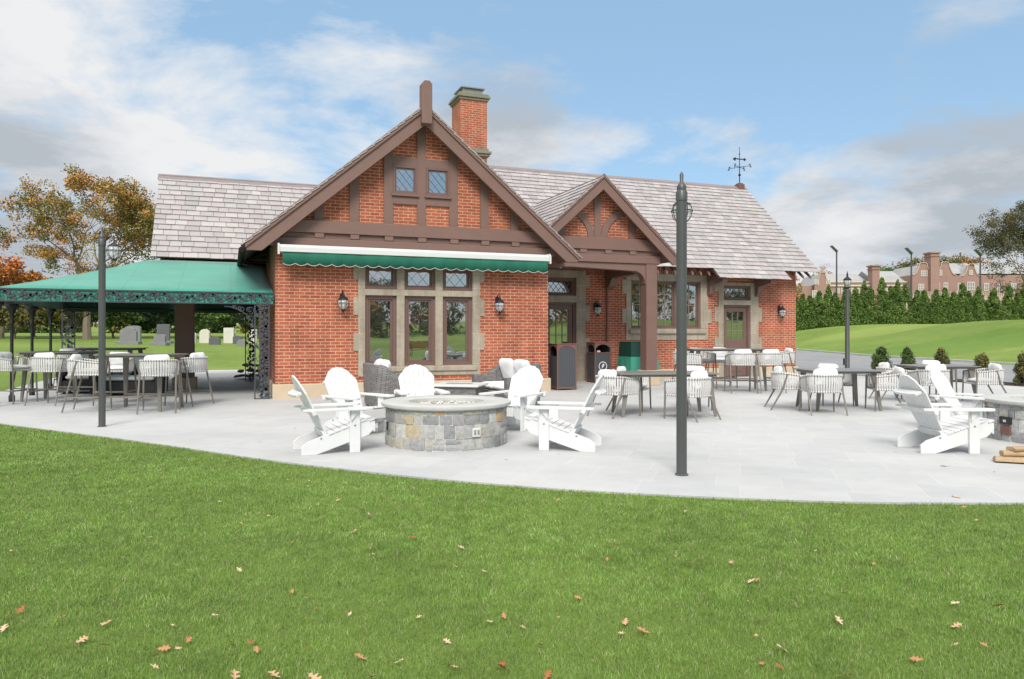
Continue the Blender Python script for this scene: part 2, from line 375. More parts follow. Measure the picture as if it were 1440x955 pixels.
    def build(s, name, mat, parent=None, smooth=False, bevel=0, loc=None, fix=True):
        me = bpy.data.meshes.new(name); me.from_pydata(s.v, [], s.f); me.validate()
        if s.anyc and len(me.polygons) == len(s.c):
            at = me.color_attributes.new('Col', 'FLOAT_COLOR', 'CORNER')
            arr = []
            for p in me.polygons:
                c = s.c[p.index] or (.5,.5,.5); arr += [c[0], c[1], c[2], 1]*p.loop_total
            at.data.foreach_set('color', arr)
        if fix:
            import bmesh
            bm = bmesh.new(); bm.from_mesh(me); bmesh.ops.recalc_face_normals(bm, faces=bm.faces); bm.to_mesh(me); bm.free()
        if smooth:
            me.polygons.foreach_set('use_smooth', [True]*len(me.polygons))
            if smooth != 'all':
                try: me.set_sharp_from_angle(angle=R(40))
                except Exception: pass
        o = bpy.data.objects.new(name, me); COL.objects.link(o)
        if isinstance(mat, list):
            for m_ in mat: me.materials.append(m_)
        else: me.materials.append(mat)
        if bevel:
            b = o.modifiers.new('bevel', 'BEVEL'); b.width = bevel; b.segments = 2; b.limit_method = 'ANGLE'; b.angle_limit = R(40)
        if parent is not None:
            o.parent = parent
            if loc == 'world': o.location = -parent.location
        if loc is not None and loc != 'world': o.location = loc
        return o
def npmesh(name, verts, faces_flat, nper, cols, mat, parent=None):
    """fast build: verts (N,3), faces as a flat array with nper corners each, one colour per face"""
    me = bpy.data.meshes.new(name); nf = len(faces_flat)//nper
    me.vertices.add(len(verts)); me.vertices.foreach_set('co', np.asarray(verts, dtype=np.float32).ravel())
    me.loops.add(len(faces_flat)); me.loops.foreach_set('vertex_index', np.asarray(faces_flat, dtype=np.int32))
    me.polygons.add(nf); me.polygons.foreach_set('loop_start', np.arange(0, nf*nper, nper, dtype=np.int32))
    me.update(calc_edges=True)
    at = me.color_attributes.new('Col', 'FLOAT_COLOR', 'CORNER')
    c = np.concatenate([np.asarray(cols), np.ones((nf, 1))], axis=1)
    at.data.foreach_set('color', np.repeat(c, nper, axis=0).astype(np.float32).ravel())
    me.materials.append(mat)
    o = bpy.data.objects.new(name, me); COL.objects.link(o)
    if parent is not None: o.parent = parent
    return o
def tag(o, label=None, cat=None, group=None, kind=None):
    if label: o['label'] = label
    if cat: o['category'] = cat
    if group: o['group'] = group
    if kind: o['kind'] = kind
    return o
def thing(name, label, cat, loc=(0,0,0), rz=0, group=None):
    o = bpy.data.objects.new(name, None); COL.objects.link(o); o.empty_display_size = .2
    o.location = loc; o.rotation_euler = (0, 0, rz)
    return tag(o, label, cat, group)
KIDS = {}
def copy_tree(o, parent=None, deep=True):
    c = o.copy(); COL.objects.link(c)
    if parent is not None: c.parent = parent
    if deep:
        for ch in [k for k in bpy.data.objects if k.parent == o]: copy_tree(ch, c)
    return c
def dup(root, loc, rz, label, group=None, sc=None):
    kids = lambda o: [k for k in list(COL.objects) if k.parent == o]
    r = root.copy(); COL.objects.link(r); r.location = loc; r.rotation_euler = (0, 0, rz); r['label'] = label
    if group: r['group'] = group
    if sc: r.scale = sc
    for ch in kids(root):
        c = ch.copy(); COL.objects.link(c); c.parent = r
        for g in kids(ch):
            d = g.copy(); COL.objects.link(d); d.parent = c
    return r
def smooth(t): t = max(0., min(1., t)); return t*t*(3-2*t)
def npsmooth(t): t = np.clip(t, 0, 1); return t*t*(3-2*t)
# ============================================================ TERRAIN
KY = [-60, 10, 22.6, 34.8, 50, 66, 90, 140]; KX = [31, 31, 32.9, 37, 45, 54, 66, 90]
def ground_h(X, Y):
    X = np.asarray(X, dtype=float); Y = np.asarray(Y, dtype=float)
    s = np.maximum(X-np.interp(Y, KY, KX), 0)
    L = np.interp(Y, [38, 62], [17, 4.5])
    h = 2.25*(1-np.exp(-s/L))
    h += 1.0*np.exp(-((s-14)/5.)**2-((Y-36)/12.)**2)*(s > 0)*npsmooth(s/6)
    h += .35*np.sin(X*.11+1)*npsmooth(s/15)*np.exp(-((s-22)/14.)**2)
    wb = npsmooth((32-X)/12)
    h += wb*(.75*npsmooth((Y-31)/16)+.012*np.maximum(Y-47, 0))
    bk = np.maximum(-13-Y, 0)
    h += np.minimum(bk*.028, 2.2)*npsmooth((X-4)/24)
    return h-.02
EX = [-12, -5.3, -3.46, -1.1, .57, 1.83, 2.93, 3.97, 4.99, 6.33, 9, 14, 21, 30]
EY = [26, 16.7, 14.0, 11.0, 8.65, 7.21, 6.2, 5.48, 4.88, 4.34, 3.55, 3.0, 2.9, 2.9]
def edge_y(X):
    X = np.asarray(X, dtype=float)
    return (np.interp(X-.35, EX, EY)+np.interp(X, EX, EY)*2+np.interp(X+.35, EX, EY))/4
xs = np.concatenate([np.array([-1500, -900, -500, -300, -200, -140, -100, -70]), np.arange(-50, 112, 1.5), np.array([125, 150, 190, 250, 350, 500, 900, 1500])])
ys = np.concatenate([np.array([-1500, -700, -350, -200, -120, -80]), np.arange(-60, 122, 1.5), np.array([135, 160, 200, 260, 350, 500, 900, 1500])])
GX, GY = np.meshgrid(xs, ys); GZ = ground_h(GX, GY)
nx, ny = len(xs), len(ys)
V = np.stack([GX.ravel(), GY.ravel(), GZ.ravel()], 1)
i, j = np.meshgrid(np.arange(nx-1), np.arange(ny-1)); i = i.ravel(); j = j.ravel()
Fq = np.stack([j*nx+i, j*nx+i+1, (j+1)*nx+i+1, (j+1)*nx+i], 1).ravel()
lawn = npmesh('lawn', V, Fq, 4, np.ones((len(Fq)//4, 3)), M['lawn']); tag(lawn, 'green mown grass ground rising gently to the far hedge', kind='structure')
for p in lawn.data.polygons: p.use_smooth = True
# patio slab
pe = [(x, float(edge_y(x))) for x in np.arange(-5.3, 20.01, .18)]
poly = pe+[(20.0, float(edge_y(20))), (20.0, 19.0), (18.3, 21.2), (18.3, 31), (-5.3, 31)]
mb = MB(); mb.prism(poly, 'z', -.2, 0)
tag(mb.build('patio', M['paver']), 'pale grey bluestone patio with a curved lawn edge', kind='structure')
# road
kp = [(float(np.interp(y, KY, KX)), y) for y in list(np.arange(-40, 120, 4))]
poly = [(21.0, -40)]+kp+[(10, 116), (10, 31.2), (18.31, 31.2), (18.31, 21.25), (21.0, 18.4)]
mb = MB(); mb.add([(x, y, -.006) for x, y in poly], [tuple(range(len(poly)))])
tag(mb.build('road', M['asphalt']), 'grey asphalt drive curving past the clubhouse', kind='structure')
mb = MB()
for (a, b) in zip(kp[:-1], kp[1:]):
    n = 4
    for q in range(n):
        p0 = Vector((a[0]+(b[0]-a[0])*q/n, a[1]+(b[1]-a[1])*q/n, .03)); p1 = Vector((a[0]+(b[0]-a[0])*(q+.985)/n, a[1]+(b[1]-a[1])*(q+.985)/n, .03))
        mb.bar(p0, p1, .2, .14)
tag(mb.build('kerb', M['kerb']), 'pale stone kerb along the far side of the drive', kind='structure')
mb = MB(); mb.prism([(19.95, 12), (21.05, 12), (21.05, 18.6), (20.2, 19.2), (19.95, 19.0)], 'z', -.05, .02)
tag(mb.build('planting_bed', M['mulch']), 'strip of dark mulch with a row of small shrubs', kind='structure')

# ============================================================ GRASS
rs = np.random.RandomState(7)
def grass_points():
    P = []
    for (d0, d1, dens) in ((2.2, 3.4, 16500), (3.4, 4.4, 13500), (4.4, 5.6, 10000), (5.6, 7.2, 6600), (7.2, 9.5, 4300), (9.5, 13.5, 2500)):
        wid = 1.62
        area = wid*(d1*d1-d0*d0)/2
        n = int(area*dens)
        d = np.sqrt(rs.uniform(d0*d0, d1*d1, n)); xc = rs.uniform(-.81, .81, n)*d
        X = xc*CS+d*SN; Y = -xc*SN+d*CS
        ok = Y < edge_y(X)+rs.normal(0, .012, n)
        P.append(np.stack([X[ok], Y[ok], d[ok]], 1))
    # the lawn to both sides of the view, a little sparser
    n = 330000; X = rs.uniform(-13, 13, n); Y = rs.uniform(-4, 24, n)
    xc = X*CS-Y*SN; d = X*SN+Y*CS
    ok = (((Y < edge_y(X)-.01) | (X < -5.33)) & ((np.abs(xc) > .81*np.maximum(d, .01)) | (d < 2.2) | (d > 13.5)) & (np.hypot(X, Y) > .6))
    P.append(np.stack([X[ok], Y[ok], np.full(ok.sum(), 9.5)], 1))
    return np.concatenate(P)
P = grass_points(); n = len(P)
ds = np.clip(P[:, 2]/4.0, .9, 2.6)
clump = np.sin(P[:, 0]*5.1+np.sin(P[:, 1]*3.3)*2)*np.sin(P[:, 1]*4.7+1.3)
hh = rs.uniform(.012, .029, n)*(1+.2*clump)*np.where(rs.rand(n) < .05, 1.45, 1)
ww = rs.uniform(.0010, .0019, n)*ds
az = rs.uniform(0, 2*PI, n); lean = rs.uniform(.1, .85, n)*hh; la = rs.uniform(0, 2*PI, n)
cx, sx = np.cos(az)*ww, np.sin(az)*ww; lx, ly = np.cos(la)*lean, np.sin(la)*lean
z0 = np.full(n, -.022)
def st(x, y, z): return np.stack([x, y, z], 1)
X, Y = P[:, 0], P[:, 1]
v0 = st(X-cx, Y-sx, z0); v1 = st(X+cx, Y+sx, z0)
v2 = st(X+cx*.8+lx*.4, Y+sx*.8+ly*.4, z0+hh*.62); v3 = st(X-cx*.8+lx*.4, Y-sx*.8+ly*.4, z0+hh*.62)
v4 = st(X+lx, Y+ly, z0+hh*.98)
VV = np.stack([v0, v1, v2, v3, v4], 1).reshape(-1, 3); b0 = np.arange(n)*5
FT = np.stack([b0, b0+1, b0+2, b0, b0+2, b0+3, b0+3, b0+2, b0+4], 1).ravel()
t = rs.rand(n, 1)
pal = np.array([[.185, .34, .05], [.255, .425, .085], [.13, .25, .04], [.37, .48, .17], [.56, .52, .33]])
pick = rs.choice(5, n, p=[.33, .31, .17, .13, .06]); cc = pal[pick]*(1+.25*(t-.5))
npmesh('grass', VV, FT, 3, np.repeat(cc, 3, axis=0), M['blade'])
tag(bpy.data.objects['grass'], 'short green lawn grass in the foreground', 'grass', kind='stuff')

# ============================================================ BUILDING
XL, XR = .92, 7.44; XM = 4.19; YG = 17.0; YM = 20.1; XE = 18.0
club = thing('clubhouse', 'red brick clubhouse with brown half-timbered gables and pale slate roof', 'building', (XM, YG, 0))
def part(mb, name, mat, parent=None, **kw):
    if parent is None: return mb.build(name, mat, club, loc='world', **kw)
    return mb.build(name, mat, parent, **kw)
def holed(mb, x0, x1, z0, z1, holes, y0, y1, stepx=None):
    xs_ = sorted({x0, x1, *[v for h in holes for v in h[:2]]}); zs_ = sorted({z0, z1, *[v for h in holes for v in h[2:]]})
    for zi in range(len(zs_)-1):
        run = None
        for xi in range(len(xs_)-1):
            cx_, cz_ = (xs_[xi]+xs_[xi+1])/2, (zs_[zi]+zs_[zi+1])/2
            inside = any(h[0] < cx_ < h[1] and h[2] < cz_ < h[3] for h in holes)
            if not inside:
                if run is None: run = xs_[xi]
            if inside and run is not None:
                mb.box(run, xs_[xi], y0, y1, zs_[zi], zs_[zi+1]); run = None
        if run is not None: mb.box(run, xs_[-1], y0, y1, zs_[zi], zs_[zi+1])
SG, AG = .85, 6.73      # slope and apex of the front gable
def gz(x): return AG-SG*abs(x-XM)
# --- front gable wall
SX0, SX1 = 2.72, 5.64
mb = MB(); holed(mb, XL, XR, .32, 3.62, [(SX0, SX1, .62, 3.05)], YG, YG+.35)
wg = part(mb, 'front_gable_wall', M['brick'])
mb = MB(); mb.prism([(XL, 3.621), (XR, 3.621), (XR, gz(XR)-.22), (XM, gz(XM)-.22), (XL, gz(XL)-.22)], 'y', YG, YG+.35)
part(mb, 'gable_infill', M['brick'])
mb = MB(); mb.box(XL-.001, XL+.35, YG+.36, 26.6, .32, 3.55); part(mb, 'side_wall', M['brick'])
mb = MB(); mb.box(XR-.35, XR+.001, YG+.36, YM+.3, .32, 3.9); part(mb, 'side_wall', M['brick'])
# sandstone base
mb = MB()
mb.box(XL-.06, XR+.06, YG-.06, YG+.3, -.02, .318)
mb.box(XL-.06, XL+.3, YG+.31, 26.65, -.02, .318); mb.box(XR-.25, XR+.06, YG+.31, YM-.05, -.02, .318)
part(mb, 'stone_plinth', M['base_stone'], bevel=.02)
# --- window helper
def window(x0, x1, z0, z1, yw, cols=1, rows=1, diamond=False, fw=.065, name='window', mat='frame', dep=.06, sash=.035):
    mb = MB(); a, b = yw, yw+.09
    mb.box(x0, x1, a, b, z1-fw, z1); mb.box(x0, x1, a-.02, b, z0, z0+fw)
    mb.box(x0, x0+fw, a, b, z0+fw, z1-fw); mb.box(x1-fw, x1, a, b, z0+fw, z1-fw)
    i = fw; a2 = a+.03; w2 = sash
    mb.box(x0+i, x1-i, a2, b, z1-i-w2, z1-i-.001); mb.box(x0+i, x1-i, a2, b, z0+i+.001, z0+i+w2)
    mb.box(x0+i+.001, x0+i+w2, a2, b, z0+i+w2, z1-i-w2); mb.box(x1-i-w2, x1-i-.001, a2, b, z0+i+w2, z1-i-w2)
    fr = part(mb, name, M[mat], bevel=.004)
    ix0, ix1, iz0, iz1 = x0+i+w2, x1-i-w2, z0+i+w2, z1-i-w2
    mb = MB(); mb.box(ix0-.01, ix1+.01, a+dep, a+dep+.01, iz0-.01, iz1+.01); part(mb, 'pane', M['pane'], fr)
    mb = MB(); ym = a+dep-.008
    if diamond:
        st_ = diamond if diamond is not True else .17; lw_ = .007 if diamond is True else .0045; W_, H_ = ix1-ix0, iz1-iz0
        k = -H_
        while k < W_+H_:
            for sgn in (1, -1):
                # line x = k + t (sgn: slope)
                pts = []
                for t_ in (0, H_):
                    pts.append((ix0+k+(t_ if sgn > 0 else H_-t_)*.85, iz0+t_))
                (xa, za), (xb, zb) = pts
                def clip(xa, za, xb, zb):
                    if xa > xb: xa, za, xb, zb = xb, zb, xa, za
                    if xb <= ix0 or xa >= ix1: return None
                    if xa < ix0: za += (zb-za)*(ix0-xa)/(xb-xa); xa = ix0
                    if xb > ix1: zb = za+(zb-za)*(ix1-xa)/(xb-xa); xb = ix1
                    return xa, za, xb, zb
                c = clip(xa, za, xb, zb)
                if c and abs(c[0]-c[2]) > .01: mb.bar((c[0], ym, c[1]), (c[2], ym, c[3]), lw_, .014, up=(0, 1, 0))
            k += st_
        part(mb, 'lead_lattice', M['lead'], fr)
    elif cols > 1 or rows > 1:
        for q in range(1, cols):
            x = ix0+(ix1-ix0)*q/cols; mb.box(x-.011, x+.011, ym-.012, ym+.008, iz0, iz1)
        for q in range(1, rows):
            z = iz0+(iz1-iz0)*q/rows; mb.box(ix0, ix1, ym-.010, ym+.0075, z-.011, z+.011)
        part(mb, 'glazing_bars', M['muntin'], fr)
    return fr
# --- front triple window, stone surround
WX = [(2.88, 3.61), (3.79, 4.53), (4.71, 5.45)]
def stone_surround(x0, x1, z0, z1, holes, yw, qz0, qz1, left=True, right=True, qh=.34, qw=.13, seed=1):
    mb = MB(); holed(mb, x0, x1, z0, z1, holes, yw-.03, yw+.25)
    z = qz0; k = seed
    while z < qz1-.05:
        zt = min(z+qh, qz1)
        if k % 2 == 0:
            if left: mb.box(x0-qw, x0-.001, yw-.028, yw+.2, z+.004, zt-.004)
            if right: mb.box(x1+.001, x1+qw, yw-.028, yw+.2, z+.004, zt-.004)
        z = zt; k += 1
    return part(mb, 'stone_surround', M['stone'], bevel=.006)
holes = [(a, b, .68, 2.31) for a, b in WX]+[(a, b, 2.45, 2.99) for a, b in WX]
stone_surround(SX0+.0, SX1, .45, 3.2, holes, YG, .62, 3.1, qh=.41, qw=.11)
mb = MB(); mb.box(SX0+.08, SX1-.08, YG-.07, YG-.031, .55, .66); part(mb, 'stone_sill', M['stone'], bevel=.015)
for (a, b) in WX:
    window(a, b, .68, 2.31, YG+.05, fw=.085, sash=.045)
    window(a, b, 2.45, 2.99, YG+.05, diamond=.27, fw=.075)
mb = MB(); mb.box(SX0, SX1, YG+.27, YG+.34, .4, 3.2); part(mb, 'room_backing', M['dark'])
# --- gable timbers
yt = YG-.045
STX = [XM+(k-3)*.78 for k in range(7)]
mb = MB(); mb.prism([(XL-.25, 3.67), (XR+.25, 3.67), (XR+.25, 3.67), (XM+2.98, 3.95), (XM-2.98, 3.95)][:2]+[(XM+3.2, 3.76), (XM+2.98, 3.95), (XM-2.98, 3.95), (XM-3.2, 3.76)], 'y', YG-.13, YG-.001)
part(mb, 'upper_beam', M['brown'], bevel=.012)
mb = MB(); mb.box(XL-.1, XR+.1, YG-.06, YG-.002, 3.55, 3.668); mb.box(XL-.15, XR+.15, YG-.12, YG-.003, 3.36, 3.549)
part(mb, 'lower_beam', M['brown'], bevel=.012)
for x in STX:
    mb = MB(); mb.box(x-.1, x+.1, YG-.12, YG-.061, 3.56, 3.665); part(mb, 'beam_block', M['brown'], bevel=.01)
for k, x in enumerate(STX):
    top0, top1 = gz(x-.105)-.25, gz(x+.105)-.25
    poly = [(x-.105, 3.951), (x+.105, 3.951), (x+.105, top1)]+([(XM, gz(XM)-.25)] if k == 3 else [])+[(x-.105, top0)]
    mb = MB(); mb.prism(poly, 'y', yt, YG-.001); part(mb, 'timber_stud', M['brown'])
xa, xb, xc_ = STX[2]+.106, STX[3], STX[4]-.106
for (p, q) in ((xa, xb-.106), (xb+.106, xc_)):
    mb = MB(); mb.box(p, q, yt+.002, YG-.001, 5.33, 5.53); part(mb, 'timber_rail', M['brown'], bevel=.006)
    mb = MB(); mb.box(p, q, yt+.002, YG-.001, 4.44, 4.62); part(mb, 'timber_rail', M['brown'], bevel=.006)
    mb = MB(); mb.box(p-.04, q+.04, yt-.05, yt-.001, 4.62, 4.67); part(mb, 'window_sill', M['brown'], bevel=.006)
for (p, q) in ((xa, xb-.106), (xb+.106, xc_)):
    window(p, q, 4.67, 5.33, yt+.004-.02, diamond=True, fw=.05, dep=.045, name='gable_window')
# --- rake boards + finial
def rake(mb, side, xm, apex, slope, half, y0, y1, t0, t1, zc):
    """board hanging t0..t1 below the roof line, cut level at zc"""
    e = xm+side*half
    top = lambda x: apex-slope*abs(x-xm)
    xl = xm+side*min(half, (apex-t1-zc)/slope)
    poly = [(xm, top(xm)-t0), (e, top(e)-t0), (e, max(zc, top(e)-t1))]+([(xl, zc)] if top(e)-t1 < zc else [])+[(xm, top(xm)-t1)]
    mb.prism(poly, 'y', y0, y1)
YR = 16.58
for sd in (-1, 1):
    mb = MB(); rake(mb, sd, XM, AG, SG, 3.88, YR, YR+.07, .10, .50, 3.2); part(mb, 'barge_board', M['brown'], bevel=.008)
    mb = MB(); rake(mb, sd, XM, AG, SG, 3.90, YR-.04, YR+.07-.072, .02, .17, 3.2); part(mb, 'rake_moulding', M['brown'], bevel=.006)
mb = MB(); mb.prism([(XM-.12, 6.22), (XM+.12, 6.22), (XM+.12, 7.13), (XM+.06, 7.2), (XM-.06, 7.2), (XM-.12, 7.13)], 'y', YR-.16, YR+.10)
part(mb, 'gable_finial', M['brown'], bevel=.01)
# soffit under gable overhang
mb = MB()
for sd in (-1, 1):
    e = XM+sd*3.86; pts = [(XM, AG-.13), (e, AG-SG*3.86-.13), (e, AG-SG*3.86-.19), (XM, AG-.19)]
    mb.prism(pts, 'y', YR+.072, 23.2)
part(mb, 'roof_deck', M['brown'])
# --- slates
rr = random.Random(3)
SL = [srgb(165, 159, 158)[:3], srgb(171, 165, 163)[:3], srgb(159, 153, 153)[:3], srgb(165, 156, 156)[:3], srgb(162, 158, 157)[:3], srgb(169, 162, 160)[:3]]
def slates(mb, O, U, Vd, width, length, exp=.225, wmin=.25, wmax=.36, thick=.018):
    """O = lower-left corner at the eave, U along the eave, Vd up the slope"""
    U = Vector(U).normalized(); Vd = Vector(Vd).normalized(); N = U.cross(Vd).normalized()
    if N.z < 0: N = -N
    O = Vector(O); rows = int(length/exp)+1
    for r_ in range(rows):
        v0 = r_*exp; v1 = min(v0+exp*1.25, length)
        u = -rr.random()*.25
        while u < width:
            w_ = rr.uniform(wmin, wmax); ua, ub = max(u, 0), min(u+w_-.009, width)
            u += w_
            if ub-ua < .03: continue
            jit = rr.uniform(-.008, .008); lift = thick*1.7+rr.uniform(0, .008)
            base = rr.choice(SL); k = rr.choice((.9, .97, 1, 1, 1.03, 1.08))*rr.uniform(.96, 1.04); 
            c = tuple(min(1, x*k) for x in base)
            a0, a1 = v0+jit, v1
            lo = [O+U*ua+Vd*a0+N*lift, O+U*ub+Vd*a0+N*lift, O+U*ub+Vd*a1+N*.004, O+U*ua+Vd*a1+N*.004]
            hi = [p+N*thick for p in lo]
            mb.add(lo+hi, [(0,3,2,1),(4,5,6,7),(0,1,5,4),(1,2,6,5),(3,0,4,7)], c)
def gable_roof_slates(xm, apex, slope, half, y0, y1, name, **kw):
    mb = MB(); L = half*math.hypot(1, slope)
    for sd in (-1, 1):
        mb_O = (xm+sd*half, y0, apex-slope*half-.10)
        slates(mb, mb_O, (0, 1, 0), (-sd, 0, slope), y1-y0, L-.01, **kw)
    return part(mb, name, M['slate'])
for sd in (-1,):
    x = XM+sd*3.97; mb = MB(); mb.tube([(x, YR-.03, AG-SG*3.95-.17), (x, 20.7 if sd < 0 else 17.3, AG-SG*3.95-.17)], .06, 10); part(mb, 'gutter', M['gutter'], smooth=True)
gr = gable_roof_slates(XM, AG, SG, 3.95, YR-.06, 23.1, 'front_gable_roof')
# main roof: eave (19.5,3.45) ridge (23.4,7.0)
EYm, EZm, RYm, RZm = 19.5, 3.45, 23.4, 7.0
sm = (RZm-EZm)/(RYm-EYm); XEe = 18.5; XS = 4.05
mb = MB()
ln = math.hypot(RYm-EYm, RZm-EZm)
slates(mb, (XS, EYm, EZm), (1, 0, 0), (0, RYm-EYm, RZm-EZm), XEe-XS, ln)
slates(mb, (XS, 2*RYm-EYm, EZm), (1, 0, 0), (0, -(RYm-EYm), RZm-EZm), XEe-XS, ln, exp=.3, wmin=.5, wmax=.8)
# hood over the second door: the slope runs on lower here
hy = 19.16; hz = EZm-(EYm-hy)*sm
slates(mb, (14.2, hy, hz), (1, 0, 0), (0, RYm-EYm, RZm-EZm), 2.77, math.hypot(EYm-hy, EZm-hz)+.15)
mr = part(mb, 'main_roof', M['slate'])
mb = MB()
mb.prism([(EYm+.14, EZm-.02+.14*sm), (RYm, RZm-.02), (2*RYm-EYm, EZm-.02), (2*RYm-EYm, EZm-.12), (RYm, RZm-.14), (EYm+.14, EZm-.08+.14*sm)], 'x', XS+.01, XEe-.02)
mb.prism([(hy+.1, hz-.02+.1*sm), (EYm+.1, EZm-.028+.1*sm), (EYm+.1, EZm-.10+.1*sm), (hy+.1, hz-.07+.1*sm)], 'x', 14.22, 16.95)
part(mb, 'roof_boarding', M['brown'])
mb = MB()
for sgn in (-1, 1):
    mb.prism([(RYm, RZm+.06), (RYm+sgn*.16, RZm-.09), (RYm+sgn*.16, RZm-.12), (RYm, RZm+.02)], 'x', XS, XEe+.02)
part(mb, 'ridge_cap', M['ridge'])
# left gable end of the high roof
mb = MB(); mb.prism([(EYm+.3, 3.5), (RYm, RZm-.15), (2*RYm-EYm-.3, 3.5)], 'x', XS+.03, XS+.2); part(mb, 'roof_end_wall', M['brown'])
mb = MB(); mb.prism([(YM, .3), (26.7, .3), (26.7, 3.6), (RYm, 6.8), (YM, 3.75)], 'x', XE-.3, XE); part(mb, 'end_gable_wall', M['brick'])
mb = MB(); mb.box(XL+.4, XE-.3, 26.4, 26.7, 0, 3.6); part(mb, 'rear_wall', M['brick'])
# wing roof over the open porch
WEY, WEZ, WRZ = 20.85, 3.36, 5.95
mb = MB(); wl = math.hypot(RYm-WEY, WRZ-WEZ)
slates(mb, (-1.9, WEY, WEZ), (1, 0, 0), (0, RYm-WEY, WRZ-WEZ), 6.2, wl)
slates(mb, (-1.9, 2*RYm-WEY, WEZ), (1, 0, 0), (0, -(RYm-WEY), WRZ-WEZ), 6.2, wl, exp=.35, wmin=.5, wmax=.8)
part(mb, 'porch_wing_roof', M['slate'])
mb = MB()
mb.prism([(WEY+.1, WEZ+.08), (RYm, WRZ-.02), (2*RYm-WEY, WEZ-.02), (2*RYm-WEY, WEZ-.14), (RYm, WRZ-.16), (WEY+.1, WEZ+.01)], 'x', -1.88, 4.3)
mb.prism([(WEY+.25, 3.28), (RYm, WRZ-.17), (2*RYm-WEY-.25, 3.28)], 'x', -1.7, -1.6)
mb.box(-1.6, XL, WEY+.1, WEY+.35, 3.02, 3.26); mb.box(-1.6, XL, 25.6, 25.85, 3.02, 3.26); mb.box(-1.7, XL, WEY+.1, 25.85, 3.27, 3.33)
part(mb, 'porch_wing_frame', M['brown'])
mb = MB()
for sgn in (-1, 1):
    mb.prism([(RYm, WRZ+.06), (RYm+sgn*.16, WRZ-.10), (RYm+sgn*.16, WRZ-.14), (RYm, WRZ+.02)], 'x', -1.93, 4.2)
part(mb, 'ridge_cap', M['ridge'])
for (x, y, w_) in ((-1.1, 20.9, .23), (-1.32, 25.6, .16)):
    mb = MB(); mb.box(x-w_, x+w_, y-w_, y+w_, .3, 3.05); ps = part(mb, 'porch_post', M['brown'], bevel=.02)
    mb = MB(); mb.box(x-w_-.06, x+w_+.06, y-w_-.06, y+w_+.06, 0, .299); part(mb, 'post_pedestal', M['base_stone'], ps, bevel=.02)
# rafter tails
for k in range(15):
    x = -1.6+k*.36
    if x > .6: break
    mb = MB(); mb.box(x-.03, x+.03, WEY-.02, WEY+.3, 3.19, 3.27); part(mb, 'rafter_tail', M['brown'])
for k in range(22):
    x = 11.6+k*.31
    if 14.1 < x < 17.0: continue
    mb = MB(); mb.prism([(EYm+.02, EZm-.125), (YM, EZm-.125+.5), (YM, EZm-.24+.5), (EYm+.02, EZm-.20)], 'x', x-.03, x+.03); part(mb, 'rafter_tail', M['brown'])

# --- main wall with doors and window
D1 = (8.55, 9.70); TW = (11.62, 14.12); D2 = (14.92, 16.12)
# derive from the photograph
d1x0, _ = PYp(762, 400, YM); d1x1, _ = PYp(823, 400, YM)
d2x0, _ = PYp(1010, 400, YM); d2x1, _ = PYp(1066, 400, YM)
twx0, _ = PYp(880, 400, YM); twx1, _ = PYp(995, 400, YM)
_, TZ0 = PYp(935, 478, YM); TZ0 = 1.2
hs = [(d1x0, d1x1, 0.0, 3.32), (d2x0, d2x1, 0.0, 3.10), (twx0, twx1, 1.22, 3.2)]
mb = MB(); holed(mb, XR, XE-.3, .31, 3.62, hs, YM, YM+.3); mb.box(XR, XE-.3, YM, YM+.3, 3.621, 3.9)
part(mb, 'main_wall', M['brick'])
mb = MB(); mb.box(XE-.299, XE-.001, YM-.001, YM+.3, .31, 3.6); part(mb, 'wall_corner', M['brick'])
mb = MB(); mb.box(d1x1+.05, d2x0-.05, YM-.012, YM-.001, 3.22, 3.45); part(mb, 'soldier_course', M['brick_soldier'])
mb = MB(); mb.box(d1x1+.01, d2x0-.01, YM-.06, YM-.001, -.02, .309); mb.box(d2x1+.01, XE+.06, YM-.06, YM-.001, -.02, .309); mb.box(XE+.001, XE+.06, YM, 26.7, -.02, .309)
part(mb, 'stone_plinth', M['base_stone'], bevel=.02)
mb = MB(); mb.box(XR, XE-.31, YM+.31, YM+.4, 0, 3.5); part(mb, 'room_backing', M['dark'])
